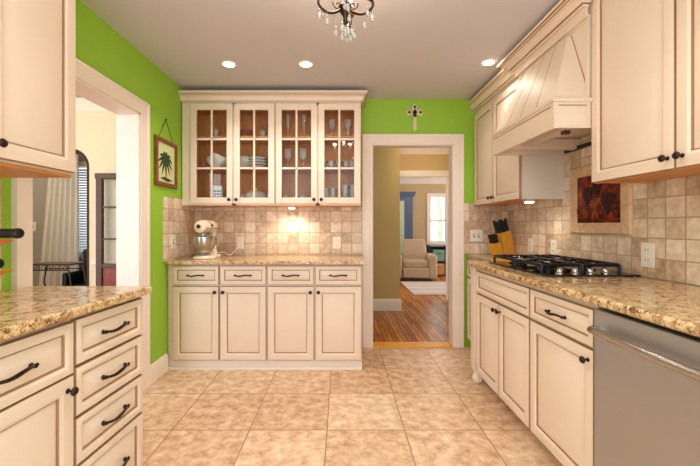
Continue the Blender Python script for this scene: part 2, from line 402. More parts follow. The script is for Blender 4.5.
struct('trim_4', MB().sweep([(0, -.004), (.0, .144), (.022, .144), (.022, -.004)], arc, fn=lambda a, b, c: (a, DW+c, b)), 'bronze')
crown = [(0, 0), (.012, 0), (.02, .02), (.06, .075), (.075, .09), (.075, .105), (0, .105)]
struct('trim_5', MB().sweep([(a, CH-.106+b) for a, b in crown], [(LX-.156, DW), (-6.9, DW)][::-1]), 'white')
struct('trim_6', MB().sweep([(0, .80), (.012, .80), (.02, .82), (.012, .845), (0, .845)], [(LX-.17, DW), (AX1+.05, DW)][::-1]), 'white')
struct('added_light_frame', MB().sweep([(0, 0), (0, .03), (.09, .03), (.09, 0)], [(-3.75, .75), (-2.25, .75), (-2.25, 2.25), (-3.75, 2.25)], fn=lambda a, b, c: (a, -.73+c, b), closed=True), 'white')  # unseen frame added around the dining area light, no real window here
# front room behind the arch
FY = 5.1
mb = MB(); wx0, wx1, wz0, wz1 = -4.22+.35, -3.2, .80, 2.05
mb.box(-7, wx0, FY, FY+.12, 0, CH); mb.box(wx1, -2.2, FY, FY+.12, 0, CH); mb.box(wx0, wx1, FY, FY+.12, 0, wz0); mb.box(wx0, wx1, FY, FY+.12, wz1, CH)
struct('wall_front_room', mb, 'taupe')
win = struct('window_1', MB().sweep([(0, 0), (0, .02), (.07, .02), (.07, 0)], [(wx0, wz0), (wx1, wz0), (wx1, wz1), (wx0, wz1)], fn=lambda a, b, c: (a, FY-c, b), closed=True), 'white')
MB().box(wx0, wx1, FY+.06, FY+.066, wz0, wz1).build('window_glass', 'glass', win)
mb = MB()
z = wz0+.02
while z < wz1-.02:
    o = len(mb.v); mb.box(wx0+.005, wx1-.005, -.022, .022, -.0015, .0015); mb.xf(Matrix.Translation((0, FY+.03, z)) @ Matrix.Rotation(math.radians(42), 4, 'X'), o); z += .037
mb.build('blind', 'blind', win)
# curtain
def curtain(x0, x1, y, z0, z1, folds=9, amp=.035, pinch=None):
    mb = MB(); nx = folds*8; nz = 14; vs = []
    for k in range(nz+1):
        t = k/nz; z = z1+(z0-z1)*t
        for i in range(nx+1):
            u = i/nx; a = x0+.05*(1-t) if pinch else x0; b = x1
            x = a+(b-a)*u - (pinch*t*(1-u) if pinch else 0)
            vs.append((x, y+amp*math.sin(u*folds*2*PI+t*.8)*(.7+.3*t), z))
    fs = [(k*(nx+1)+i, k*(nx+1)+i+1, (k+1)*(nx+1)+i+1, (k+1)*(nx+1)+i) for k in range(nz) for i in range(nx)]
    mb.add(vs, fs); return mb
cu = thing('curtain', 'long pale linen curtain hanging beside the blinds past the archway', 'curtain', (-3.95, FY-.12, 0))
o = curtain(-.18, .27, 0, .03, 2.2, 6, .017, .15).build('drape', 'curtain', cu); sm = o.modifiers.new('s', 'SOLIDIFY'); sm.thickness = .004
MB().tube([(-.35, 0, 2.23), (1.0, 0, 2.23)], .012).build('curtain_rod', 'bronze', cu)
def plate(name, label, loc, rz, w_=.075, h_=.12, kind='outlet', group=None):
    t = thing(name, label, 'switch' if kind == 'switch' else 'outlet', loc, rz, group)
    MB().box(-w_/2, w_/2, -.006, 0, -h_/2, h_/2).build('cover_plate', 'plate', t, bevel=.002)
    if kind == 'outlet':
        for dz in (-.027, .027):
            m_ = MB().box(-.016, .016, -.0085, -.0055, dz-.014, dz+.014); m_.box(-.009, -.006, -.0095, -.008, dz-.006, dz+.007, 1); m_.box(.006, .009, -.0095, -.008, dz-.006, dz+.007, 1)
            m_.build('socket', ['plate', 'plategrey'], t)
    else:
        n = 2 if w_ > .1 else 1
        for i in range(n):
            x = (i-(n-1)/2)*.046; m_ = MB().box(x-.008, x+.008, -.0085, -.0055, -.02, .02, 1); m_.box(x-.004, x+.004, -.018, -.008, -.002, .012)
            m_.build('toggle', ['plate', 'plategrey'], t)
    return t
plate('light_switch', 'small white light switch on grey-beige wall left of the linen curtain', (-4.42, FY-.001, 1.18), 0, .09, .13, 'switch')
# wrought iron console table
t = thing('console_table', 'wrought iron console table with curled legs before the linen curtain', 'table', (-3.55, 4.44, 0))
MB().box(-.25, .25, -.14, .14, .715, .735).build('tabletop', 'darkwood', t, bevel=.004)
mb = MB(); 
mb.tube([(-.23, .125, .65), (.23, .125, .65)], .006).build('rear_rail', 'iron', t); mb = MB().tube([(-.23, -.125, .658), (.23, -.125, .658)], .006)
for i in range(7):
    x = -.2+i*.066; mb.tube([(x+.022*math.cos(a), -.125, .683+.022*math.sin(a)) for a in [2*PI*k/12 for k in range(12)]], .004, 6, closed=True)
mb.build('scrolled_apron', 'iron', t)
for sx in (-1, 1):
    for y in (-.125, .125):
        pts = []
        for k in range(25):
            u = k/24; z = .71*(1-u); x = sx*(.23+.045*math.sin(u*PI*1.0)*(1 if u < .5 else 1)-.10*math.sin(max(0, u-.35)/.65*PI))
            pts.append((x, y, z))
        pts += [(sx*(.23+.03*math.sin(a)), y, .03-.03*math.cos(a)+.005) for a in (0.6, 1.4, 2.4)]
        MB().tube(pts, .009, 8).build('leg', 'iron', t)
t = thing('armchair', 'black upholstered chair seen past the arch edge under the blinds', 'chair', (-3.43, 4.80, 0))
t.scale = (.76, .72, .94)
MB().box(-.25, .25, -.25, .25, .2, .45).build('seat', 'blackplastic', t, bevel=.05, seg=4)
MB().box(-.25, .25, .2, .32, .4, .93).build('backrest', 'blackplastic', t, bevel=.05, seg=4)
for sx in (-1, 1):
    MB().box(sx*.25-.04, sx*.25+.04, -.24, .24, .2, .62).build('armrest', 'blackplastic', t, bevel=.03, seg=3)
    for sy in (-1, 1): MB().box(sx*.22-.02, sx*.22+.02, sy*.21-.02, sy*.21+.02, 0, .2).build('leg', 'darkwood', t)
# curio cabinet against the dining wall
t = thing('curio_cabinet', 'dark wood glazed curio cabinet with red lower panel against cream wall', 'cabinet', (-2.085, 3.46, 0))
mb = MB()
for x in (-.27, .27): 
    mb.box(x-.024, x+.035, -.02, .02, 0, 1.66)
mb.box(-.305, .305, -.02, .03, 1.655, 1.71); mb.box(-.235, .235, -.02, .02, .79, .83); mb.box(-.235, .235, -.02, .08, 0, .1)
mb.build('cabinet_frame', 'darkwood', t, bevel=.004)
MB().box(-.235, .235, -.005, .01, .1, .79).build('lower_panel', 'redwood', t, bevel=.003)
for z in (1.07, 1.38): MB().box(-.235, .235, -.012, .012, z-.009, z+.009).build('glazing_bar', 'darkwood', t)
MB().box(-.235, .235, -.002, .002, .83, 1.64).build('glass_pane', 'glass', t)

# ---------------------------------------------------------------- hall and far room beyond the back doorway
HY = 5.03
struct('wall_hall', MB().box(-1.2, .835, HY, 5.67, 0, CH), 'beige')
struct('baseboard_hall', MB().sweep([(a*1.2, b*1.18) for a, b in base], [(-1.2, HY), (.835, HY), (.835, 5.67)][::-1][::-1], fn=lambda a, b, c: (a, b, c)), 'white')
KY = 5.67; kx0, kx1, kz = .80, 1.72, 1.985
mb = MB().box(kx0-.5, kx0, KY+.001, KY+.12, 0, CH); mb.box(kx1, 3.6, KY, KY+.12, 0, CH); mb.box(kx0, kx1, KY, KY+.12, kz, CH)
struct('wall_khaki', mb, 'beige')
struct('trim_7', MB().sweep(casing, [(kx0+.05, 0), (kx0+.05, kz), (kx1, kz), (kx1, 0)][::-1], fn=lambda a, b, c: (a, KY-c, b)).box(kx1-.012, kx1, KY, KY+.12, 0, kz).box(kx0+.05, kx1, KY, KY+.12, kz-.012, kz), 'white')
struct('trim_8', MB().sweep([(a*.8, CH-.11+b) for a, b in crown], [(.835, KY), (3.4, KY)]), 'white')
struct('wall_hall_right', MB().box(1.82, 1.94, BY+.121, KY-.001, 0, CH), 'beige')
GY = 9.4
gx0, gx1, gz0, gz1 = 2.36, 2.80, .80, 1.97
mb = MB().box(-.5, gx0, GY, GY+.12, 0, CH); mb.box(gx1, 5, GY, GY+.12, 0, CH); mb.box(gx0, gx1, GY, GY+.12, 0, gz0); mb.box(gx0, gx1, GY, GY+.12, gz1, CH)
struct('wall_far', mb, 'tan')
struct('trim_9', MB().sweep([(a*1.3, CH-.14+b*1.3) for a, b in crown], [(-.4, GY), (4.9, GY)]), 'white')
win = struct('window_2', MB().sweep([(0, 0), (0, .03), (.09, .03), (.09, 0)], [(gx0, gz0), (gx1, gz0), (gx1, gz1), (gx0, gz1)], fn=lambda a, b, c: (a, GY-c, b), closed=True), 'white')
mb = MB().box(gx0, gx1, GY+.04, GY+.07, 1.32, 1.37); mb.box(gx0, gx0+.03, GY+.04, GY+.07, gz0, gz1); mb.box(gx1-.03, gx1, GY+.04, GY+.07, gz0, gz1)
mb.build('window_sash', 'white', win)
MB().box(gx0+.03, gx1-.03, GY+.05, GY+.055, gz0, gz1).build('window_glass', 'glass', win)
mb = MB(); rr = random.Random(3)
for i in range(2200):
    c = Vector((rr.uniform(2.0, 4.6), GY+rr.uniform(1.2, 3.2), rr.uniform(0, 3.4))); o = len(mb.v); s_ = rr.uniform(.025, .055)
    mb.add([(-s_, 0, 0), (0, -s_*.5, 0), (s_, 0, 0), (0, s_*.5, 0)], [(0, 1, 2, 3)]); mb.xf(Matrix.Translation(c) @ Matrix.Rotation(rr.uniform(0, 6), 4, Vector((rr.uniform(-1, 1), rr.uniform(-1, 1), rr.uniform(-1, 1))).normalized()), o)
mb.tube([(3.2, GY+2.2, -.0), (3.25, GY+2.2, 1.5), (3.1, GY+2.3, 3.0)], [.1, .07, .03])
tag(mb.build('tree', 'leaf'), 'leafy green tree outside the far room window', 'tree')
# striped rug
tag(MB().box(-1.2, 1.2, -.71, .71, 0, .012).build('striped_rug', 'rug', loc=(2.47, 6.87, 0), bevel=.004), 'white rug with grey and rose stripes in front of the recliner', 'rug')
# recliner
t = thing('recliner', 'beige upholstered recliner chair on the wood floor of far room', 'armchair', (1.64, 7.95, 0), -.12)
t.scale = (1, 1, .96)
MB().box(-.27, .29, -.30, .3, .28, .47).build('seat_cushion', 'fabric', t, bevel=.06, seg=4)
MB().box(-.27, .29, -.33, -.22, .08, .30).build('footrest', 'fabric', t, bevel=.03, seg=3)
mb = MB().box(-.31, .31, -.09, .09, 0, .56); 
for i in (4, 5, 6, 7): 
    x, y, z = mb.v[i]; mb.v[i] = (x*.82, y*.8, z)
o = mb.build('backrest', 'fabric', t, bevel=.06, seg=4); o.location = (0.02, .27, .38); o.rotation_euler = (-.22, 0, 0)
for sx in (-1, 1): MB().box(sx*.37-.09, sx*.37+.09, -.33, .32, .06, .60).build('armrest', 'fabric', t, bevel=.05, seg=4)
MB().box(-.36, .36, -.24, .28, 0, .08).build('base', 'darkwood', t)
# shelf with bins
t = thing('cube_shelf', 'black cube shelf under the far room window', 'shelf', (2.45, 8.62, 0))
mb = MB().box(-.34, -.30, -.17, .17, 0, .72); mb.box(.42, .46, -.17, .17, 0, .72)
for z in (0, .33, .69): mb.box(-.30, .42, -.17, .17, z, z+.03)
mb.box(.05, .08, -.17, .17, .03, .69); mb.box(-.30, .42, .155, .17, .03, .69)
mb.build('shelf_frame', 'blackplastic', t, bevel=.003)
for z, m_, lb in ((.361, 'teal', 'teal fabric storage bin on upper level of the black shelf'), (.031, 'orangebin', 'tan fabric storage bin on lower level of the black shelf')):
    bt = thing('storage_bin', lb, 'bin', (2.33, 8.60, z))
    mb = MB().box(-.14, .14, -.14, .12, 0, .27); mb.build('bin_body', m_, bt, bevel=.012)
    MB().tube([(-.05, -.142, .17), (-.04, -.155, .19), (.04, -.155, .19), (.05, -.142, .17)], .006).build('handle', 'blackplastic', bt)
# blue armoire
t = thing('armoire', 'slate blue armoire with pale sage door behind the recliner', 'armoire', (1.42, 9.0, 0))
MB().box(-.3, .36, -.22, .25, .06, 1.95).build('armoire_body', 'navy', t, bevel=.005)
MB().sweep([(0, 1.93), (.03, 1.93), (.05, 2.0), (.07, 2.04), (0, 2.04)], [(-.3, .25), (-.3, -.22), (.36, -.22), (.36, .25)][::-1][::-1]).box(-.3, .36, -.22, .25, 1.95, 2.03).build('cornice', 'navy', t)
MB().box(-.24, .14, -.245, -.222, .15, 1.82).build('door', 'sage', t, bevel=.006)
MB().box(-.28, .34, -.2, .23, 0, .06).build('plinth', 'navy', t)

# ---------------------------------------------------------------- cabinetry
def loops(mb, x0, x1, z0, z1, spec, back):
    """spec: (inset, y, material of the ring reaching it); panel front faces -y"""
    L_ = []
    for ins, y, mi in spec: L_.append([(x0+ins, y, z0+ins), (x1-ins, y, z0+ins), (x1-ins, y, z1-ins), (x0+ins, y, z1-ins)])
    vs = [p for l in L_ for p in l]; k = len(L_); o = len(mb.v); mb.v += vs
    for i in range(1, k):
        for j in range(4): mb.f.append([o+(i-1)*4+j, o+(i-1)*4+(j+1) % 4, o+i*4+(j+1) % 4, o+i*4+j]); mb.m.append(spec[i][2])
    mb.f.append([o+(k-1)*4+j for j in range(4)]); mb.m.append(0)
    b = len(mb.v); mb.v += [(x0, back, z0), (x1, back, z0), (x1, back, z1), (x0, back, z1)]
    mb.f.append([b, b+1, b+2, b+3][::-1]); mb.m.append(0)
    for j in range(4): mb.f.append([o+j, b+j, b+(j+1) % 4, o+(j+1) % 4]); mb.m.append(1)  # side faces in glaze brown too, painting in the shade of the seams
DT = .020
def raised(x0, x1, z0, z1, fw=.058, rise=.036):
    mb = MB(); y = -DT
    spec = [(0, y+.005, 0), (.0025, y+.001, 1), (.006, y, 0), (fw-.012, y, 0), (fw-.008, y+.003, 0), (fw-.002, y+.005, 0), (fw, y+.0125, 1), (fw+.004, y+.0125, 1), (fw+.005, y+.011, 0),
            (fw+.006+rise, y+.0015, 0), (fw+.008+rise, y+.001, 0)]
    loops(mb, x0, x1, z0, z1, spec, 0); return mb
def knob(parent, x, z, y=-DT, s=1):
    return MB().lathe([(.009*s, 0), (.009*s, .002), (.0045*s, .005), (.0045*s, .014), (.009*s, .017), (.0145*s, .022), (.015*s, .026), (.011*s, .031), (.004*s, .033), (.0001, .0333)], (x, y, z), (0, -1, 0), 14).build('knob', 'bronze', parent)
def pull(parent, cx, z, half=.062, y=-DT):
    mb = MB(); pts = []; rs = []
    for i in range(17):
        u = -1+i/8; pts.append((cx+half*u, y-.010-.018*(1-u*u)**.7, z+.004*math.sin(u*PI))); rs.append(.0048+.002*(1-abs(u)))
    mb.tube(pts, rs, 8)
    for sx in (-1, 1):
        mb.lathe([(.0085, 0), (.0085, .003), (.005, .006), (.005, .012), (.0075, .014), (.0065, .019), (.001, .021)], (cx+sx*half, y, z), (0, -1, 0), 10)
        mb.ball((cx+sx*(half+.009), y-.011, z), .0062)
    return mb.build('pull_handle', 'bronze', parent)
def fronts(root, items):
    for it in items:
        k, x0, x1, z0, z1, h = it
        if k == 'drawer':
            d = raised(x0, x1, z0, z1, .040 if (z1-z0) > .19 else .036, .030).build('drawer', ['cream', 'glaze'], root)
            if h: pull(d, (x0+x1)/2, (z0+z1)/2)
        else:
            d = raised(x0, x1, z0, z1).build('door', ['cream', 'glaze'], root)
            if h == 'L': knob(d, x0+.028, z1-.045)
            if h == 'R': knob(d, x1-.028, z1-.045)
            if h == 'l': knob(d, x0+.028, z0+.045)
            if h == 'r': knob(d, x1-.028, z0+.045)
def gapfill(mb, items):
    pass
# back base run: face at y = 2.95
S = 120.3
def bx(px): return (px-341)/S
yF = F/S+.02
def back_base(label, pA, pB, doors, filler=None, base_x=None):
    X0 = bx(pA); X1 = bx(pB)
    t = thing('base_cabinet', label, 'cabinet', (X0, yF, 0))
    W = X1-X0
    MB().box(0, W, .0005, BY-yF-.001, .073, .880).build('cabinet_body', 'cream', t)
    it = []
    for (a, b, h) in doors:
        a = bx(a)-X0; b = bx(b)-X0
        it.append(('drawer', a, b, .708, .864, 1)); it.append(('door', a, b, .081, .693, h))
    fronts(t, it)
    tk = MB().box(0, W, -.004, BY-yF-.001, 0, .073); tk.sweep([(0, 0), (.014, 0), (.014, .010), (.006, .018), (0, .020)], [(0, -.004), (W, -.004)])
    tk.build('toe_kick', 'panelcool', t)
    return t
back_base('cream base cabinet with two drawers under the stand mixer, far wall', 167.1, 266.7, [(172.6, 218.6, 'R'), (220.0, 265.9, 'L')], 1)
back_base('cream base cabinet with two drawers nearest the doorway, far wall', 266.8, 362.0, [(267.5, 313.8, 'R'), (315.2, 361.2, 'L')])
def counter(name, poly, label, z0=.887, z1=CT):
    o = MB().prism(poly, z0, z1).build(name, 'granite', bevel=.011, seg=3); return tag(o, label, 'countertop')
counter('granite_countertop', [(LX+.002, 2.915), (.205, 2.915), (.205, BY-.0105), (LX+.0105, BY-.0105), (LX+.0105, 2.95), (LX+.002, 2.95)], 'granite countertop on the far wall run holding the stand mixer', .8805, CTB)
# right run, face X = 1.02, looking towards +x.  local x = (yStart - y)
FX = 1.04
def right_cab(name, label, cat, yfar, ynear, items, depth=RX-.001-FX, top=.884, bottom=.085, face=FX, toe=True):
    t = thing(name, label, cat, (face, yfar, 0), -PI/2)
    W = yfar-ynear
    MB().box(0, W, .0005, depth, bottom, top).build('cabinet_body', 'cream', t)
    fronts(t, items)
    if toe: MB().box(0, W, .075, depth, 0, bottom).build('toe_kick', 'panelcool', t)
    return t
g = .003
Wd = 2.685-1.925
t = right_cab('base_cabinet', 'cream base cabinet with paired doors beneath the cooktop, right run', 'cabinet', 2.685, 1.922, [
    ('drawer', g, Wd-g, .703, .858, 0), ('door', g, Wd/2-g/2, .095, .690, 'R'), ('door', Wd/2+g/2, Wd-g, .095, .690, 'L')])
W1 = 1.921-1.434
t = right_cab('base_cabinet', 'cream base cabinet with one drawer and door beside the dishwasher', 'cabinet', 1.921, 1.434, [
    ('drawer', g, W1-g, .703, .858, 1), ('door', g, W1-g, .095, .690, 'R')])
# decorative leg at the end of the cooktop base
t = thing('base_cabinet', 'narrow cream end cabinet with turned foot post at far end of cooktop run', 'cabinet', (FX, 2.765, 0), -PI/2)
MB().box(0, .078, -.03, .62, .16, .884).build('pilaster_post', 'cream', t, bevel=.003)
mb = MB().box(.004, .074, -.026, .05, .10, .16); mb.lathe([(.026, 0), (.038, .015), (.04, .04), (.03, .065), (.022, .08), (.036, .09), (.036, .1)], (.039, .010, 0), n=20)
mb.build('turned_foot', 'cream', t)
t = thing('base_cabinet', 'shallow cream base cabinet in far right corner below the knife block', 'cabinet', (1.26, BY-.001, 0), -PI/2)
MB().box(0, .74, .0005, RX-1.26-.002, .09, .884).build('cabinet_body', 'cream', t)
fronts(t, [('drawer', .02, .70, .703, .858, 1), ('door', .02, .36, .095, .69, 'R'), ('door', .364, .70, .095, .69, 'L')])
MB().box(0, .74, .06, RX-1.26-.002, 0, .09).build('toe_kick', 'panelcool', t)
counter('granite_countertop', [(.985, .8), (RX-.0105, .8), (RX-.0105, BY-.0105), (1.235, BY-.0105), (1.235, 2.85), (1.20, 2.80), (.985, 2.80)], 'long granite countertop on the right run holding the cooktop')
# dishwasher
t = thing('dishwasher', 'stainless steel dishwasher with long bar handle under right granite counter', 'dishwasher', (FX-.012, 1.430, 0), -PI/2)
MB().box(0.002, .596, .03, .60, .1, .872).build('dishwasher_body', 'blackplastic', t)
MB().box(0.002, .596, -.012, .03, .11, .868).build('door', 'brushed', t, bevel=.006, seg=3)
MB().box(0.01, .59, .08, .5, 0, .1).build('toe_panel', 'blackplastic', t)
pts = [(.028, -.014, .790), (.03, -.040, .790)]+[(.045+.51*i/14, -.052-.012*math.sin(PI*i/14), .792) for i in range(15)]+[(.57, -.040, .790), (.572, -.014, .790)]
MB().tube(pts, .015, 12).build('bar_handle', 'steel', t)

# upper back cabinets (glass doors)
S2 = 111.0; yU = F/S2+.02
def ux(px): return (px-341)/S2
def glass_upper(label, pA, pB, doors):
    X0 = ux(pA); X1 = ux(pB); W = X1-X0; D = BY-yU-.002
    t = thing('glass_front_cabinet', label, 'cabinet', (X0, yU, 0)); Z0, Z1 = 1.372, 2.30
    mb = MB()
    for z in (Z0, 1.70, 1.99, Z1-.018): mb.box(.018, W-.018, .02, D, z, z+.018, 0)
    mb.box(.0, .018, .0185, D, Z0, Z1); mb.box(W-.018, W, .018, D, Z0, Z1); mb.box(.018, W-.018, D-.008, D, Z0, Z1)
    mb.build('cabinet_case', 'interior', t)
    fl = max(.03, ux(doors[0][0])-X0+.02); ff = MB().box(0, fl, .0005, .018, Z0, Z1); ff.box(W-.03, W, .0005, .018, Z0, Z1); ff.box(fl, W-.03, .0005, .018, Z1-.03, Z1); ff.box(fl, W-.03, .0005, .018, Z0, Z0+.025)
    mid = (ux(doors[0][1])+ux(doors[1][0]))/2-X0; ff.box(mid-.018, mid+.018, .0005, .018, Z0, Z1)
    ff.build('face_frame', 'cream', t)
    for a, b, h in doors:
        a = ux(a)-X0; b = ux(b)-X0; z0, z1 = 1.387, 2.287; fw = .055; d = MB()
        d.box(a, a+fw, -DT, 0, z0, z1); d.box(b-fw, b, -DT, 0, z0, z1); d.box(a+fw, b-fw, -DT, 0, z0, z0+fw); d.box(a+fw, b-fw, -DT, 0, z1-fw, z1)
        c = (a+b)/2; d.box(c-.009, c+.009, -DT+.003, -.004, z0+fw, z1-fw)
        h3 = (z1-z0-2*fw)/3
        for k in (1, 2): d.box(a+fw, b-fw, -DT+.003, -.004, z0+fw+h3*k-.009, z0+fw+h3*k+.009)
        do = d.build('glass_door', 'cream', t, bevel=.0025)
        MB().box(a+fw-.004, b-fw+.004, -.004, -.001, z0+fw-.004, z1-fw+.004).build('glass_pane', 'glass', do)
        knob(do, (b-.028) if h == 'r' else (a+.028), z0+.035)
    return t
ga = glass_upper('left glass-front wall cabinet above the mixer with white dishes inside', 181.2, 274.9, [(190.2, 232.6, 'r'), (233.6, 274.3, 'l')])
gb = glass_upper('right glass-front wall cabinet holding clear stemware beside the doorway', 275.2, 361.0, [(275.6, 317.2, 'r'), (318.3, 360.3, 'l')])
# crown above them
CG = {2: 1, 10: 1, 12: 1}
def crown_profile(z0, top, out):
    h = top-z0; q = [(0, 0), (.10, 0), (.13, .10), (.30, .13), (.32, .24)]
    q += [(.32+.42*(1-math.cos(PI/2*i/6)), .24+.36*math.sin(PI/2*i/6)) for i in range(1, 7)]+[(.84, .62), (.86, .70), (1, .74), (1, .96), (.97, 1), (0, 1)]
    return [(a*out, z0+b*h) for a, b in q]
X0c = ux(181.2); X1c = ux(361.0)
ct = thing('crown_molding', 'cream crown molding topping the glass-front cabinets', 'molding', (X0c, yU, 2.301))
W = X1c-X0c
mb = MB().sweep([(a, b-2.301) for a, b in crown_profile(2.3015, 2.395, .055)], [(W, BY-yU-.002), (W, -.002), (0, -.002), (0, .3)][::-1], segm=CG)
mb.box(0, W, 0, BY-yU-.002, .001, .08)
mb.build('molding', ['cream', 'glaze'], ct)

# right upper cabinets, face X = 1.31
UX = 1.33; HX = 1.31
def upper_right(label, yfar, ynear, doors, z0, z1, side=None):
    t = thing('wall_cabinet', label, 'cabinet', (UX, yfar, 0), -PI/2); W = yfar-ynear; D = RX-UX-.0105
    MB().box(0, W, .0005, D, z0+.02, z1).build('cabinet_body', 'cream', t)
    mb = MB().box(.018, W-.018, .02, D-.02, z0+.008, z0+.0195); mb.box(0.001, W-.001, .0005, .02, z0-.002, z0+.0195); mb.box(0.001, .018, .02, D, z0, z0+.0195); mb.box(W-.018, W-.001, .02, D, z0, z0+.0195)
    mb.build('underside_panel', 'orangewood', t)
    fronts(t, [('door', a, b, z0+.003, z1-.035, h) for a, b, h in doors])
    if side: MB().box(W, W+.004, .0, D, z0, z1).build('end_panel', 'panelcool', t)
    return t
ZU = 1.392
t = upper_right('tall cream wall cabinet with two doors between hood and green far wall', BY-.011, 2.61, [(.005, .425, 'r'), (.43, .890, 'l')], ZU-.01, 2.307, True)
for o in t.children:
    if o.name.startswith('door'): pass
t = upper_right('large cream wall cabinet in right foreground above granite counter', 1.862, .93, [(.002, .466, 'r'), (.472, .926, 'l')], ZU+.016, 2.425)
# hood
hd = thing('range_hood', 'cream wood range hood tapering above the cooktop', 'range hood', (0, 0, 0))
hy0, hy1 = 1.866, 2.60; hx = 1.12; hb0, hb1 = 1.705, 1.848
mb = MB().box(HX, RX-.001, hy0, hy1, 2.0, 2.40); mb.box(HX+.001, HX+.02, hy0, hy1, hb1, 2.0)
# raised stiles around the tapering hood
st = MB().box(HX-.008, HX+.001, hy0, hy0+.03, hb1, 2.30); st.box(HX-.008, HX+.001, hy1-.03, hy1, hb1, 2.30); st.box(HX-.008, HX+.001, hy0+.03, hy1-.03, 2.275, 2.30)
mb.build('hood_back_panel', 'cream', hd); st.build('panel_rails', 'cream', hd, bevel=.002)
# band (open box)
bw = .022
mb = MB().box(hx, hx+bw, hy0, hy1, hb0, hb1); mb.box(hx+bw, RX-.011, hy0, hy0+bw, hb0, hb1); mb.box(hx+bw, RX-.011, hy1-bw, hy1, hb0, hb1)
mb.box(hx+bw, RX-.011, hy0+bw, hy1-bw, hb0+.085, hb0+.1); mb.build('hood_band', 'cream', hd, bevel=.002)
mb = MB(); ring = [(0, hb1-.012), (.014, hb1-.012), (.018, hb1-.004), (.018, hb1+.006), (.006, hb1+.014), (0, hb1+.014)]
mb.sweep(ring, [(HX-.001, hy0), (hx, hy0), (hx, hy1), (HX-.001, hy1)][::-1])
mb.sweep([(0, hb0-.006), (.006, hb0-.006), (.009, hb0+.004), (.003, hb0+.012), (0, hb0+.012)], [(HX-.001, hy0), (hx, hy0), (hx, hy1), (HX-.001, hy1)][::-1])
mb.box(hx-.0, HX, hy0, hy1, hb1-.01, hb1+.013)
mb.build('band_molding', 'cream', hd)
fb = MB(); e_ = .005
for z0_, z1_ in ((hb0, hb0+.016), (hb1-.026, hb1-.012)):
    fb.box(hx-e_, hx+.001, hy0-e_, hy1, z0_, z1_); fb.box(hx, HX-.002, hy0-e_, hy0+.001, z0_, z1_)
fb.box(hx-e_, hx+.001, hy0-e_, hy0+.02, hb0+.016, hb1-.026); fb.box(hx, hx+.02, hy0-e_, hy0+.001, hb0+.016, hb1-.026); fb.box(HX-.022, HX-.002, hy0-e_, hy0+.001, hb0+.016, hb1-.026)
fb.build('band_frame', 'cream', hd)
gl_ = MB().box(hx-.0025, hx+.001, hy0+.02, hy1, hb1-.030, hb1-.026); gl_.box(hx+.02, HX-.022, hy0-.0025, hy0+.001, hb1-.030, hb1-.026); gl_.build('glazed_line', 'glaze', hd)
# liner beams under the hood
mb = MB().box(hx+bw+.10, hx+bw+.17, hy0+bw, hy1-bw, hb0+.02, hb0+.085); mb.box(hx+bw, RX-.011, hy1-bw-.14, hy1-bw-.09, hb0+.01, hb0+.08)
mb.build('underside_beams', 'cream', hd)
MB().box(RX-.03, RX-.012, hy0+bw+.002, hy1-bw-.002, hb0+.005, hb0+.03).build('liner_edge', 'blackplastic', hd)
MB().box(hx+bw+.115, hx+bw+.15, 2.0, 2.03, hb0+.0, hb0+.02).build('control_button', 'darkwood', hd)
# tapered skin with board grooves
ty0, ty1, tz = hy0+.15, hy1-.13, 2.262; tx = HX-.025
NB = 4
def P(u, v, off=0):   # front face bilinear
    y = (hy1+(hy0-hy1)*u)*(1-v)+(ty1+(ty0-ty1)*u)*v; return (hx+.004+(tx-hx-.004)*v-off, y, hb1+.013+(tz-hb1-.013)*v)
mb = MB(); gw = .006
us = []
for k in range(NB):
    us += [(k/NB+gw, (k+1)/NB-gw, 0)]
for a, b, _ in us:
    mb.add([P(a, 0), P(b, 0), P(b, 1), P(a, 1)], [(0, 1, 2, 3)], 0)
for k in range(NB+1):
    c = k/NB; a = max(0, c-gw); b = min(1, c+gw)
    if 0 < k < NB:
        mb.add([P(a, 0), P(c, 0, -.005), P(c, 1, -.005), P(a, 1)], [(0, 1, 2, 3)], 1); mb.add([P(c, 0, -.005), P(b, 0), P(b, 1), P(c, 1, -.005)], [(0, 1, 2, 3)], 1)
    else: mb.add([P(a, 0), P(b, 0), P(b, 1), P(a, 1)], [(0, 1, 2, 3)], 0)
q = [(HX, hy0, hb1+.013), (HX, ty0, tz), (HX, ty1, tz), (HX, hy1, hb1+.013)]
mb.add([P(1, 0), q[0], q[1], P(1, 1)], [(0, 1, 2, 3)], 0); mb.add([P(0, 0), q[3], q[2], P(0, 1)], [(0, 1, 2, 3)], 0)
mb.add([P(1, 1), q[1], q[2], P(0, 1)], [(0, 1, 2, 3)], 0); mb.add([P(1, 0), q[0], q[3], P(0, 0)], [(0, 1, 2, 3)], 0)
e = MB(); e.tube([q[0], q[1]], .004, 6); e.tube([q[2], q[3]], .004, 6); e.tube([q[1], q[2]], .004, 6)
mb.build('tapered_canopy', ['cream', 'glaze'], hd, smooth=20); e.build('glazed_edge', 'glaze', hd)
# crown on the right: far part, then bumped-out part over the hood
ct = thing('crown_molding', 'long cream crown molding over hood and right wall cabinets', 'molding', (0, 0, 0))
cp = crown_profile(2.308, 2.405, .060)
mb = MB().sweep(cp, [(HX+.001, 2.63), (HX+.001, BY-.001)][::-1], segm=CG); mb.box(HX, RX-.001, 2.63, BY-.001, 2.308, 2.40)
mb.build('molding', ['cream', 'glaze'], ct)
cp2 = crown_profile(2.335, 2.412, .085)
mb = MB().sweep(cp2, [(HX-.012, 1.866), (HX-.035, 1.866), (HX-.035, 2.63), (HX+.02, 2.63)][::-1], segm=CG)
mb.box(HX-.035, HX-.0095, 1.866, 2.63, 2.335, 2.405); mb.box(HX-.024, HX-.0095, 1.866, 2.63, 2.285, 2.335); mb.build('raised_molding', ['cream', 'glaze'], ct)

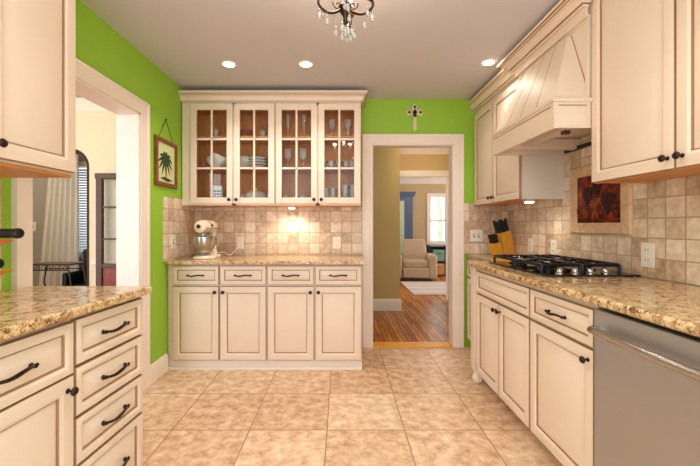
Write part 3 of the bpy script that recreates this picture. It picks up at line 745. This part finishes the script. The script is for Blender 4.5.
# ---------------------------------------------------------------- left side cabinets (facing +x)
LFX = -.915
SK = math.radians(3.4)
def left_cab(name, label, ynear, yfar, items, face=LFX, depth=None, skew=False, z0=.085, z1=.884, under=None, toe=True):
    t = thing(name, label, 'cabinet', (face, ynear, 0), PI/2); W = yfar-ynear
    if skew: t.location.x = face-math.tan(SK)*(1.62-ynear); t.rotation_euler.z = PI/2-SK
    D = depth or (face-LX-.09)
    MB().box(0, W, .0005, D, z0, z1).build('cabinet_body', 'cream', t)
    fronts(t, items)
    if toe: MB().box(0, W, .075, D, 0, z0).build('toe_kick', 'panelcool', t)
    if under: MB().box(0.001, W-.001, .001, D, z0-.012, z0-.0005).build('underside_panel', 'orangewood', t)
    return t
Ws = 1.622-1.229
left_cab('base_cabinet', 'cream base cabinet with stack of four drawers at left', 1.229, 1.622, [
    ('drawer', g, Ws-.012, z0, z1, 1) for z0, z1 in ((.712, .872), (.534, .704), (.362, .526), (.095, .354))], skew=True)
MB()
left_cab('base_cabinet', 'cream base cabinet with one drawer over a door, left foreground', .775, 1.228, [
    ('drawer', g, .453-g, .690, .868, 1), ('door', g, .453-g, .095, .686, 'R')], skew=True)
counter('granite_countertop', [(LX+.0105, .74), (-.866-.88*math.tan(SK), .74), (-.866, 1.634), (LX+.030, 1.634), (LX+.030, 1.55), (LX+.0105, 1.55)], 'granite countertop in left foreground beside the dining room opening')
t = left_cab('wall_cabinet', 'cream raised-panel wall cabinet at upper left edge', .80, 1.498, [
    ('door', .318, .698-g, 1.408, 2.40, 'l'), ('door', .003, .314, 1.408, 2.40, 'r')], face=-1.135, depth=.31, z0=1.40, z1=2.425, under=1, toe=False)

# ---------------------------------------------------------------- things on walls and counters
# palm picture
t = thing('hanging_picture', 'brown framed palm tree picture hanging by cord on green wall', 'picture', (LX+.002, 2.925, 1.70), PI/2)
fr = MB().sweep([(0, 0), (0, .02), (.012, .026), (.03, .022), (.034, .012), (.034, 0)], [(-.145, -.160), (.145, -.160), (.145, .160), (-.145, .160)], fn=lambda a, b, c: (a, -c, b), closed=True)
# keep the profile outward
fr.build('frame', 'framewood', t)
MB().box(-.146, .146, -.008, -.001, -.161, .161).build('canvas', 'canvas', t)
mb = MB()
mb.tube([(-.005, -.010, -.12), (.0, -.010, -.05), (-.012, -.010, .03)], [.013, .010, .008], 6, 1)
for k in range(11):
    a = PI*2*k/11+.2; pts = []; n_ = 6
    for i in range(n_+1):
        u = i/n_; pts.append((-.012+.115*u*math.cos(a), -.011, .04+.10*u*math.sin(a)-.05*u*u))
    mb.tube(pts, [.004+.012*math.sin(PI*min(1, .15+u_*.85)) for u_ in [i/n_ for i in range(n_+1)]], 6, 0)
mb.prism([(-.10, -.13), (-.04, -.115), (.03, -.12), (.11, -.135), (.02, -.15)], -.012, -.009, 0, fn=lambda a, b, c: (a, c, b))
o = len(mb.v)
for i in range(len(mb.v)):
    x, y, z = mb.v[i]; mb.v[i] = (x, -.0085-(abs(y)-.0085)*.15 if True else y, z)
mb.build('palm_painting', ['palmleaf', 'palmtrunk'], t)
MB().tube([(-.12, -.006, .19), (0, -.006, .36), (.12, -.006, .19)], .0025, 6).ball((0, -.008, .362), .007).build('cord', 'darkwood', t)
# ornament cross
t = thing('wall_cross', 'ivory and bronze ornamental cross on green wall above the doorway', 'cross', (.728, BY-.001, 2.305))
mb = MB(); A = (0, -1, 0)
for dx, dz in ((-.052, 0), (.052, 0), (0, .048)):
    mb.lathe([(.034, 0), (.036, .006), (.030, .014), (.022, .017), (.0001, .018)], (dx, 0, dz), A, 20)
mb.prism([(-.014, -.03), (.014, -.03), (.022, -.165), (.012, -.18), (-.012, -.18), (-.022, -.165)], 0, .014, 0, fn=lambda a, b, c: (a, -c, b))
mb.build('cross_body', 'patina', t, bevel=.002)
mb = MB(); mb.lathe([(.02, 0), (.02, .02), (.012, .027), (.0001, .029)], (0, 0, 0), A, 16)
for dx, dz in ((-.055, 0), (.055, 0), (0, .052)): mb.lathe([(.013, 0), (.013, .02), (.006, .024), (.0001, .025)], (dx, 0, dz), A, 12)
mb.prism([(-.012, -.045), (.012, -.045), (.006, .03), (-.006, .03)], 0, .022, 0, fn=lambda a, b, c: (a, -c, b)); mb.build('bronze_medallions', 'bronze', t)
# outlets
plate('wall_outlet', 'white outlet plate on back tile beside the mixer with its cord', (-.995, BY-.0105, 1.02), 0, .07, .118)
plate('wall_outlet', 'white outlet plate on back tile nearest the doorway', (-.04, BY-.0105, 1.02), 0, .075, .118)
plate('light_switch', 'pale switch plate on pinkish left wall tile near the mixer', (LX+.0105, 3.04, 1.05), PI/2, .075, .118, 'switch')
plate('light_switch', 'white double switch plate on far tile left of knife block', (1.335, BY-.0105, 1.09), 0, .125, .118, 'switch')
plate('wall_outlet', 'white outlet plate on right tile, nearest the foreground', (RX-.0105, 1.893, 1.03), -PI/2, .083, .13)
plate('wall_outlet', 'white outlet plate on right tile just above the far grates', (RX-.0105, 2.73, 1.02), -PI/2, .075, .118)
plate('wall_outlet', 'cream outlet plate on right tile between knife block and cooktop', (RX-.0105, 3.06, 1.02), -PI/2, .075, .118)
# copper relief
t = thing('copper_relief', 'dark copper grape relief panel in stone border on right wall', 'wall art', (RX-.0105, 2.255, 1.36), -PI/2)
cw, chh = .19, .155
MB().sweep([(0, 0), (0, .014), (.008, .018), (.064, .018), (.074, .008), (.074, 0)], [(-cw, -chh), (cw, -chh), (cw, chh), (-cw, chh)], fn=lambda a, b, c: (a, -c, b), closed=True).build('stone_border', 'stone', t)
MB().box(-cw-.002, cw+.002, -.010, -.001, -chh-.002, chh+.002).build('copper_sheet', 'copper', t)
rr = random.Random(5)
for cx, cz, s_ in ((-.09, .03, 1), (.0, .07, .9), (.085, -.02, 1.1)):
    mb = MB()
    for row in range(7):
        n_ = [4, 5, 5, 4, 3, 2, 1][row]
        for k in range(n_): mb.ball((cx+(k-(n_-1)/2)*.019*s_+rr.uniform(-.003, .003), -.012, cz+.04-row*.018*s_), .0105*s_, sc=(1, .6, 1), n=8)
    mb.build('grape_cluster', 'grape', t)
mb = MB()
for cx, cz, d_ in ((-.14, .1, 1), (-.14, -.08, -1), (.14, .08, -1), (.03, -.1, 1), (.15, -.1, 1), (-.03, .02, -1), (.05, .12, 1)):
    mb.tube([(cx+d_*(.004+.0042*k)*math.cos(k*.55), -.011, cz+(.004+.0042*k)*math.sin(k*.55)) for k in range(14)], .0035, 6)
mb.build('scrolling_vines', 'copperlight', t)
# knife block
t = thing('knife_block', 'honey-coloured wooden knife block full of black handled knives', 'knife block', (1.535, 3.335, CT+.0005), -2.9+PI)
t.rotation_euler = (0, 0, .25)
blk = MB().prism([(-.04, 0), (.095, 0), (.035, .235), (-.075, .205)], -.045, .045, 0, fn=lambda a, b, c: (a, c, b)); 
blk.build('large_block', 'block', t, bevel=.004)
MB().prism([(-.115, 0), (-.0405, 0), (-.072, .125), (-.145, .11)], -.045, .045, 0, fn=lambda a, b, c: (a, c, b)).build('steak_knife_block', 'block', t, bevel=.004)
dv = Vector((-.06, 0, .235)).normalized(); dv = Vector((-.27, 0, .96)).normalized()
for i in range(3):
    for j in range(3):
        b0 = Vector((-.063+i*.040, -.028+j*.028, .212+i*.011))-dv*.008
        L0 = .10+.012*((i+j) % 3)
        MB().tube([b0, b0+dv*L0*.5, b0+dv*L0], [.0105, .0095, .0125], 8).build('knife_handle', 'blackplastic', t)
for j in range(4):
    for i in range(2):
        b0 = Vector((-.128+i*.034, -.032+j*.021, .113+i*.007))-dv*.008
        MB().tube([b0, b0+dv*.05, b0+dv*.09], [.0065, .006, .0075], 8).build('knife_handle', 'blackplastic', t)
# cooktop
t = thing('cooktop', 'black gas cooktop with cast iron grates on the right counter', 'cooktop', (1.365, 2.29, CT+.0005))
MB().box(-.26, .26, -.37, .37, 0, .010).build('glass_surface', 'blackglass', t, bevel=.004)
burn = [(-.11, -.18), (.12, -.18), (-.11, .02), (.12, .02), (.0, .23)]
burn = [(-.11, -.13), (.12, -.13), (-.11, .24), (.12, .24), (.0, .055)]
for bx_, by_ in burn:
    MB().lathe([(.055, .010), (.055, .016), (.04, .020), (.036, .030), (.036, .034), (.03, .038), (.0001, .038)], (bx_, by_, 0), n=20).build('burner', ['iron'], t)
def grate(x0, x1, y0, y1):
    mb = MB(); r = .0095; z = .052; rc = .02
    # rounded frame bar
    pts = []
    for cx, cy, a0 in ((x1-rc, y1-rc, 0), (x0+rc, y1-rc, PI/2), (x0+rc, y0+rc, PI), (x1-rc, y0+rc, 1.5*PI)):
        for k in range(5): pts.append((cx+rc*math.cos(a0+k*PI/8), cy+rc*math.sin(a0+k*PI/8), z))
    mb.tube(pts, r, 8, closed=True)
    cx, cy = (x0+x1)/2, (y0+y1)/2
    for yy in (y0+(y1-y0)*.27, y0+(y1-y0)*.73):
        for sx in (-1, 1):
            xa = x1 if sx > 0 else x0
            mb.tube([(xa, yy, z), (xa-sx*.05, yy, z+.008), (cx+sx*.03, yy, z+.008)], r*.9, 8)
    for xx in (x0+(x1-x0)*.27, x0+(x1-x0)*.73):
        for sy in (-1, 1):
            ya = y1 if sy > 0 else y0
            mb.tube([(xx, ya, z), (xx, ya-sy*.04, z+.008), (xx, cy+sy*.025, z+.008)], r*.9, 8)
    for px_, py_ in ((x0, y0), (x1, y0), (x0, y1), (x1, y1)):
        sx = 1 if px_ == x0 else -1; sy = 1 if py_ == y0 else -1
        mb.tube([(px_+sx*.006, py_+sy*.006, z), (px_+sx*.002, py_+sy*.002, .03), (px_+sx*.004, py_+sy*.004, .010)], r, 8)
    return mb
for a in ((-.225, .0, -.27, .045), (.006, .225, -.27, .045), (-.225, .0, .055, .355), (.006, .225, .055, .355)):
    grate(*a).build('grate', 'iron', t)
for k in range(4):
    MB().lathe([(.022, .010), (.022, .016), (.017, .020), (.016, .034), (.013, .038), (.0001, .038)], (-.15+k*.085, -.315, 0), n=16).box(-.15+k*.085-.003, -.15+k*.085+.003, -.331, -.299, .036, .045).build('control_knob', 'steel', t)
# stand mixer
t = thing('stand_mixer', 'cream stand mixer with steel bowl on the far left counter', 'mixer', (-1.205, 3.21, CTB+.0005), 0)
t.scale = (.96, .96, .98)
t.rotation_euler = (0, 0, math.radians(84)); 
# local +x = back of mixer -> front is -x
mb = MB(); mb.lathe([(.105, 0), (.108, .008), (.10, .022), (.085, .030), (.0001, .032)], (-.06, 0, 0), n=28, sc=(1, 1)); mb.box(-.06, .12, -.075, .075, 0, .03)
mb.build('base', 'mixerbody', t, bevel=.004)
mb = MB()
ped = [(-.04, .03, .055, .05), (-.02, .10, .040, .042), (.0, .18, .035, .04), (.0, .225, .05, .045)]
mb.tube([(.085, 0, .02), (.085, 0, .08), (.085, 0, .15), (.08, 0, .215), (.075, 0, .245)], [.052, .042, .036, .042, .05], 16); mb.build('pedestal', 'mixerbody', t)
mb = MB(); prof = [(.001, -.17), (.03, -.168), (.052, -.155), (.060, -.13), (.064, -.06), (.064, .03), (.060, .09), (.046, .13), (.02, .15), (.001, .153)]
mb.lathe([(r, z) for r, z in prof], (0, 0, .285), (1, 0, 0), 24, sc=(1, 1)); mb.build('motor_head', 'mixerbody', t)
MB().lathe([(.0652, -.062), (.0665, -.060), (.0665, -.052), (.0652, -.05)], (.0, 0, .285), (1, 0, 0), 24).box(-.16, .13, -.0665, -.058, .268, .278).box(-.16, .13, .058, .0665, .268, .278).build('trim_band', 'steel', t)
MB().lathe([(.018, 0), (.018, .014), (.012, .02), (.0001, .021)], (-.165, 0, .29), (-1, 0, 0), 14).build('attachment_knob', 'bronze', t)
MB().ball((-.05, -.068, .30), .011).build('speed_lever', 'bronze', t)
MB().lathe([(.028, 0), (.026, -.03), (.012, -.035), (.01, -.07)], (-.085, 0, .235), (0, 0, 1), 14).build('beater_shaft', 'steel', t)
MB().lathe([(.045, .0), (.05, .004), (.045, .012), (.075, .035), (.098, .075), (.107, .12), (.108, .165), (.111, .168), (.105, .168), (.102, .12), (.07, .04), (.001, .022)], (-.075, 0, .032), (0, 0, 1), 32).tube([(-.075+.1, -.02, .17), (-.06, -.125, .175), (-.06, -.135, .12), (-.062, -.105, .09)], .005, 8).build('mixing_bowl', 'steel', t)
# cord to the outlet, drawn in world space then moved to local
inv = t.matrix_basis.inverted() if False else (Matrix.Translation(t.location) @ Matrix.Rotation(math.radians(84), 4, 'Z') @ Matrix.Diagonal((.96, .96, .98, 1))).inverted()
cpts = [(-1.165, 3.30, .95), (-1.10, 3.34, .95), (-1.07, 3.36, .925), (-1.05, 3.39, .925), (-1.03, 3.42, .95), (-1.0, 3.46, .99), (-.995, 3.49, 1.045)]
def smooth_pts(p, n=6):
    out = []; P_ = [Vector(a) for a in p]; P_ = [P_[0]]+P_+[P_[-1]]
    for i in range(1, len(P_)-2):
        for k in range(n):
            u = k/n; a, b, c, d = P_[i-1], P_[i], P_[i+1], P_[i+2]
            out.append(.5*((2*b)+(-a+c)*u+(2*a-5*b+4*c-d)*u*u+(-a+3*b-3*c+d)*u**3))
    out.append(P_[-2]); return out
MB().tube([inv @ p for p in smooth_pts(cpts)], .0035, 6).build('power_cord', 'plate', t)
# wine rack with bottles at the left edge
t = thing('wine_rack', 'amber wooden wine rack tower at left edge of the counter', 'wine rack', (-1.33, 1.11, CT+.0005))
MB().box(-.10, .13, -.09, .09, 0, .018).build('rack_base', 'amber', t, bevel=.004)
for sx in (-.09, .06): MB().box(sx-.012, sx+.012, .05, .068, .018, .36).build('upright', 'amber', t, bevel=.002)
def petal(z):
    mb = MB(); nx = 12; vs = []; fs = []
    for i in range(nx+1):
        u = i/nx; x = -.10+u*.385; wd = .045*math.sin(PI*min(1, .12+.88*(1-u)))**.7+.001 if u > .5 else .045
        lift = .11*max(0, u-.55)**2
        vs += [(x, -wd, z+lift), (x, wd, z+lift), (x, wd, z+lift-.003-.048*(1-u)), (x, -wd, z+lift-.003-.048*(1-u))]
    for i in range(nx):
        for j in range(4): fs.append((i*4+j, i*4+(j+1) % 4, (i+1)*4+(j+1) % 4, (i+1)*4+j))
    fs += [(0, 1, 2, 3), tuple(range(nx*4, nx*4+4))]
    mb.add(vs, fs); return mb
for z in (.2095, .1145): petal(z).build('cradle_slat', 'amber', t)
def bottle(name, label, x, y, z):
    b = thing(name, label, 'bottle', (x, y, z))
    MB().lathe([(.0001, -.295), (.034, -.295), (.037, -.285), (.037, -.13), (.030, -.108), (.0155, -.085), (.0145, -.05)], (0, 0, 0), (1, 0, 0), 20).build('bottle_body', 'blackglass', b)
    MB().lathe([(.0150, -.055), (.0150, -.014), (.0165, -.012), (.0165, -.004), (.015, 0), (.009, .0), (.009, -.003), (.0001, -.003)], (0, 0, 0), (1, 0, 0), 16).build('capsule', 'blackplastic', b)
    return b
bottle('wine_bottle', 'dark wine bottle lying in upper cradle of the amber rack', -1.003, 1.11, 1.174)
bottle('wine_bottle', 'dark wine bottle lying in lower cradle of the amber rack', -1.066, 1.11, 1.079)

# ---------------------------------------------------------------- inside the glass cabinets
sh1, sh2, sh3 = 1.3905, 1.7185, 2.0085; ys = 3.33
def px_x(px, y=ys): return (px-341)*y/F
def stem_glass(kind, s=1):
    if kind == 'flute': prof = [(.030, 0), (.031, .002), (.006, .006), (.004, .02), (.004, .075), (.012, .09), (.021, .13), (.022, .165), (.018, .20)]
    elif kind == 'goblet': prof = [(.034, 0), (.035, .002), (.007, .008), (.0045, .02), (.0045, .07), (.018, .08), (.034, .105), (.038, .135), (.033, .175)]
    elif kind == 'tall': prof = [(.026, 0), (.027, .002), (.029, .07), (.033, .15), (.032, .15), (.027, .07), (.024, .006), (.0001, .006)]
    else: prof = [(.030, 0), (.032, .002), (.036, .04), (.040, .085), (.039, .085), (.034, .04), (.028, .008), (.0001, .008)]
    return MB().lathe([(r*s, z*s) for r, z in prof], n=18, cap=False)
protos = {}
def put_glass(kind, px, z, label, group, s=1, y=ys, m='stemglass'):
    key = (kind, s)
    if key not in protos:
        o = stem_glass(kind, s).build('wine_glass' if kind in ('goblet', 'flute') else 'drinking_glass', m); protos[key] = o
    else:
        o = protos[key].copy(); C.objects.link(o)
    o.location = (px_x(px, y), y, z); tag(o, label, 'glass', group)
G = 'glassware behind the glass doors'
for i, px in enumerate((288, 304)): put_glass('flute', px, sh3, 'clear champagne flute on top shelf, %s of the two behind third glass door' % ('left', 'right')[i], G, 1.15)
for i, px in enumerate((332, 348)): put_glass('goblet', px, sh3, 'clear wine goblet on top shelf, %s of the two behind the rightmost glass door' % ('left', 'right')[i], G)
for i, px in enumerate((288, 303)): put_glass('goblet', px, sh2, 'clear goblet on middle shelf, %s of the two behind third glass door' % ('left', 'right')[i], G, 1.1)
for i, px in enumerate((323.5, 331, 338.5, 346, 352)): put_glass('low', px, sh2, 'short tumbler on middle shelf behind the rightmost glass door, %s in its row' % ('leftmost', 'second from left', 'in the middle', 'second from right', 'rightmost')[i], G, .88)
for i, px in enumerate((286, 295, 302.5, 311.5)): put_glass('low', px, sh1, 'short tumbler on bottom shelf behind third glass door, %s in its row' % ('leftmost', 'second from left', 'second from right', 'rightmost')[i], G, .95)
for i, px in enumerate((326, 333, 345, 353)): put_glass('tall', px, sh1, 'tall tumbler on bottom shelf behind the rightmost glass door, %s in its row' % ('leftmost', 'second from left', 'second from right', 'rightmost')[i], G, 1.0 if i < 2 else 1.2)
put_glass('low', 216, sh3, 'small clear glass on top shelf behind the leftmost glass door', G, .9)
put_glass('low', 263, sh3, 'small clear glass on top shelf behind second glass door', G, .8)
# white gravy boat / draped bowl
t = thing('serving_bowl', 'large white swirled serving bowl behind the leftmost glass door', 'bowl', (px_x(217), 3.36, sh2))
mb = MB(); n = 28; prof = [(.035, 0), (.04, .005), (.075, .04), (.095, .085), (.10, .12), (.096, .12), (.07, .045), (.001, .012)]
mb.lathe(prof, n=n)
for i, (x, y, z) in enumerate(mb.v):
    a = math.atan2(y, x); k = 1+.10*math.sin(5*a+z*30); mb.v[i] = (x*k, y*k, z+.016*math.sin(3*a)*(z > .08))
mb.build('bowl', 'china', t)
# rosy cups
for i, px in enumerate((199, 204)):
    o = MB().lathe([(.014, 0), (.018, .004), (.024, .04), (.025, .055), (.022, .055), (.016, .008), (.0001, .008)], n=16).build('cup', 'pinkplastic'); o.location = (px_x(px), 3.30, sh2)
    tag(o, 'small rose coloured cup on middle shelf, %s' % ('nearest cabinet side', 'beside the white swirled bowl')[i], 'cup', 'rose cups')
# white box with blue printing
t = thing('storage_tin', 'white square tin with blue markings on bottom shelf, leftmost door', 'tin', (px_x(218), 3.33, sh1))
MB().box(-.052, .052, -.04, .04, 0, .17).build('tin_body', 'china', t, bevel=.004)
mb = MB(); 
for z in (.055, .082, .109): 
    for x in (-.036, -.012, .012, .036): mb.box(x-.009, x+.009, -.0415, -.040, z, z+.017)
mb.build('blue_pattern', 'navy', t)
o = MB().lathe([(.02, 0), (.024, .004), (.036, .035), (.038, .05), (.035, .05), (.024, .008), (.0001, .008)], n=18).build('teacup', 'china'); o.location = (px_x(204), 3.33, sh1)
tag(o, 'small white teacup left of the blue and white tin', 'cup')
# stacked banded bowls
for k in range(4):
    b = thing('striped_bowl', 'white bowl with black band, %s of the stack of four' % ('bottom', 'second from bottom', 'second from top', 'topmost')[k], 'bowl', (px_x(258), 3.34, sh2+k*.026+.0005), 0, 'stacked banded bowls')
    MB().lathe([(.04, 0), (.045, .002), (.082, .022), (.09, .034), (.086, .034), (.06, .012), (.0001, .006)], n=24).build('bowl', 'china', b)
    MB().lathe([(.0868, .0268), (.0905, .0325), (.0885, .0335), (.085, .0268)], n=24, cap=False).build('black_band', 'band', b)
o = MB().box(-.05, .05, -.01, .01, 0, .14).build('platter', 'china', bevel=.006, loc=(px_x(243), 3.42, sh2)); tag(o, 'white rectangular platter standing behind the banded bowls', 'platter')
t = thing('woven_basket', 'reddish woven basket on top shelf behind second glass door', 'basket', (px_x(245), 3.36, sh3+.002))
mb = MB()
for k in range(6): mb.tube([((.04+.004*k)*math.cos(a)*1.1, (.04+.004*k)*math.sin(a), .008+.012*k+.003*math.sin(8*a+k*PI)) for a in [2*PI*j/32 for j in range(32)]], .0062, 6, closed=True)
mb.lathe([(.04, 0), (.045, .01), (.0001, .01)], n=20); mb.build('basket_body', 'pinkplastic', t)
t = thing('soup_tureen', 'white lidded tureen with curved handles on bottom shelf, second glass door', 'tureen', (px_x(255.5), 3.33, sh1))
MB().lathe([(.04, 0), (.045, .005), (.035, .015), (.06, .03), (.075, .06), (.07, .07), (.0001, .07)], n=24).build('tureen_body', 'china', t)
MB().lathe([(.072, .071), (.06, .085), (.03, .097), (.01, .10), (.014, .112), (.008, .12), (.0001, .121)], n=24).build('lid', 'china', t)
t.scale = (1.35, 1.35, 1.25)
for sx in (-1, 1): MB().tube([(sx*.066, 0, .04), (sx*.092, 0, .045), (sx*.098, 0, .06), (sx*.085, 0, .072), (sx*.068, 0, .062)], .005, 8).build('handle', 'china', t)

# ---------------------------------------------------------------- lamps
cans = [(-.868, 2.75, 'left'), (-.273, 2.75, 'middle'), (1.13, 2.72, 'right'), (-.3, 1.0, None), (.75, 1.0, None), (.2, -.1, None)]  # the unnamed cans are added out of view to brighten the kitchen
for x, y, nm in cans:
    if nm == 'left': lb = 'round recessed ceiling light above the left glass-front cabinet'
    elif nm == 'middle': lb = 'round recessed ceiling light left of the chandelier crystals, nearer image centre'
    elif nm == 'right': lb = 'round recessed ceiling light beside the right crown molding'
    else: lb = 'added unseen recessed ceiling light over the near part of the kitchen'
    if nm is None: 
        t = thing('recessed_light', lb, 'ceiling light', (x, y, CH), 0, 'added near recessed lights')
    else: t = thing('recessed_light', lb, 'ceiling light', (x, y, CH), 0, 'recessed ceiling lights')
    MB().lathe([(.042, -.001), (.044, -.006), (.060, -.005), (.062, -.0005), (.042, -.0005)], n=28, cap=False).build('trim_ring', 'white', t)
    MB().lathe([(.0001, -.0035), (.043, -.0035), (.043, -.001), (.0001, -.001)], n=28).build('lens', 'bulb', t)
    lamp('can_lamp', 'SPOT', (0, 0, -.02), CAN_W*(.5 if nm == 'right' else 1), KELVIN, t, spot_size=math.radians(125), spot_blend=.9, shadow_soft_size=.05)
# under-cabinet pucks
for x, y, z, lb in ((-.465, 3.36, 1.371, 'small under-cabinet puck light below the glass-front cabinets'), (1.41, 2.66, 1.381, 'small white under-cabinet light below the wall cabinet near knife block')):
    t = thing('under_cabinet_light', lb, 'light', (x, y, z))
    MB().box(-.035, .035, -.022, .022, -.018, -.0005).build('housing', 'plate', t, bevel=.003)
    MB().box(-.026, .026, -.015, .015, -.021, -.0182).build('lens', 'bulb', t)
    lamp('puck_lamp', 'SPOT', (0, 0, -.026), PUCK_W*(1 if x < 0 else .4), (1, .85, .66), t, spot_size=math.radians(150), spot_blend=.7, shadow_soft_size=.02)
def flush_light(label, x, y, watt):
    t = thing('flush_ceiling_light', label, 'ceiling light', (x, y, CH))
    MB().lathe([(.14, -.0005), (.15, -.01), (.15, -.03), (.14, -.035), (.0001, -.035)], n=28).build('fitting', 'white', t)
    MB().lathe([(.135, -.036), (.125, -.07), (.08, -.10), (.0001, -.11)], n=28).build('glass_bowl', 'bulb', t)
    lamp('flush_lamp', 'POINT', (0, 0, -.19), watt, (1, .86, .68), t, shadow_soft_size=.1)
flush_light('flush glass ceiling light in the hall beyond the doorway', 1.3, 4.75, 4)
flush_light('added flush ceiling light in the far room above the striped rug', 2.2, 7.4, 12)  # unseen lamp added to give the far room more light
flush_light('added flush ceiling light in the front room behind the archway', -4.3, 4.2, 2.5)  # unseen lamp added to lift the dim front room
flush_light('added flush ceiling light in the dining room left of the wide opening', -2.9, 2.2, 8)  # lamp added out of view to brighten the cream dining wall
# chandelier
cx, cy = .018, 1.54
t = thing('chandelier', 'bronze scroll-arm chandelier with clear hanging crystals', 'chandelier', (cx, cy, 0))
MB().lathe([(.0001, CH-.03), (.05, CH-.03), (.06, CH-.012), (.062, CH-.0005), (.0001, CH-.0005)], n=20).build('ceiling_canopy', 'bronze', t)
MB().lathe([(.001, 2.068), (.008, 2.072), (.011, 2.085), (.007, 2.095), (.010, 2.105), (.024, 2.125), (.03, 2.145), (.022, 2.165), (.01, 2.18), (.012, 2.24), (.02, 2.26), (.012, 2.29), (.006, 2.30), (.006, CH-.03)], n=16).build('center_stem', 'bronze', t)
NA = 4; ANG = (-.2, 1.35, 3.5, 4.8)
for k in range(NA):
    a = ANG[k]; ca, sa = math.cos(a), math.sin(a)
    arm_rz = [(.02, 2.135), (.04, 2.118), (.07, 2.108), (.10, 2.115), (.118, 2.135), (.118, 2.155), (.11, 2.165)]
    pts = smooth_pts([(r*ca, r*sa, z) for r, z in arm_rz], 5)
    ar = MB().tube(pts, .0066, 8); ar.tube([((.035+(.004+.0017*i)*math.cos(i*.6))*ca, (.035+(.004+.0017*i)*math.cos(i*.6))*sa, 2.15+(.004+.0017*i)*math.sin(i*.6)) for i in range(12)], .0028, 6)
    arm = ar.build('arm', 'bronze', t)
    MB().lathe([(.001, 2.163), (.016, 2.168), (.025, 2.185), (.022, 2.2), (.012, 2.2)], (.11*ca, .11*sa, 0), n=16).build('candle_cup', 'framewood', arm)
    MB().lathe([(.011, 2.2), (.011, 2.27), (.0001, 2.272)], (.11*ca, .11*sa, 0), n=12).build('candle_sleeve', 'china', arm)
    MB().lathe([(.001, 2.272), (.009, 2.285), (.010, 2.298), (.004, 2.318), (.0001, 2.325)], (.11*ca, .11*sa, 0), n=12).build('bulb', 'bulb', arm)
    lamp('candle_lamp', 'POINT', (.11*ca, .11*sa, 2.33), CHAND_W/NA, (1, .78, .6), arm, shadow_soft_size=.02)
def drop(x, y, z0, ztop, s=1):
    mb = MB(); mb.lathe([(.0005, z0), (.007*s, z0+.006*s), (.0095*s, z0+.013*s), (.006*s, z0+.024*s), (.0008, z0+.036*s)], (x, y, 0), n=8)
    mb.ball((x, y, z0+.043*s), .005*s, n=6)
    mb.tube([(x, y, z0+.045*s), (x, y, ztop)], .0007, 4); return mb
for k in range(NA):
    a = ANG[k]
    for da, r_, dz, top in ((0, .118, 2.068, 2.15), (.32, .085, 2.045, 2.113), (-.32, .10, 2.085, 2.12)):
        drop(r_*math.cos(a+da*.3), r_*math.sin(a+da*.3), dz-.012*(k % 2), top).build('crystal_drop', 'crystal', t)
for k in range(8):
    a = 2*PI*k/8; drop((.018 if k % 2 else .04)*math.cos(a), .018*math.sin(a), 2.005+.012*(k % 3), 2.10 if k % 2 else 2.12).build('crystal_drop', 'crystal', t)
# everything mounted on walls and ceilings was measured from a horizon of 1.185 m
for o in [o for o in C.objects if o.parent is None]:
    n = o.name.split('.')[0]
    if n in ('wall_cabinet', 'glass_front_cabinet', 'crown_molding', 'range_hood', 'hanging_picture', 'wall_cross', 'light_switch', 'wall_outlet', 'copper_relief',
             'under_cabinet_light', 'wine_glass', 'drinking_glass', 'serving_bowl', 'cup', 'storage_tin', 'teacup', 'striped_bowl', 'platter', 'woven_basket', 'soup_tureen'):
        o.location.z += .012
bpy.context.view_layer.update()
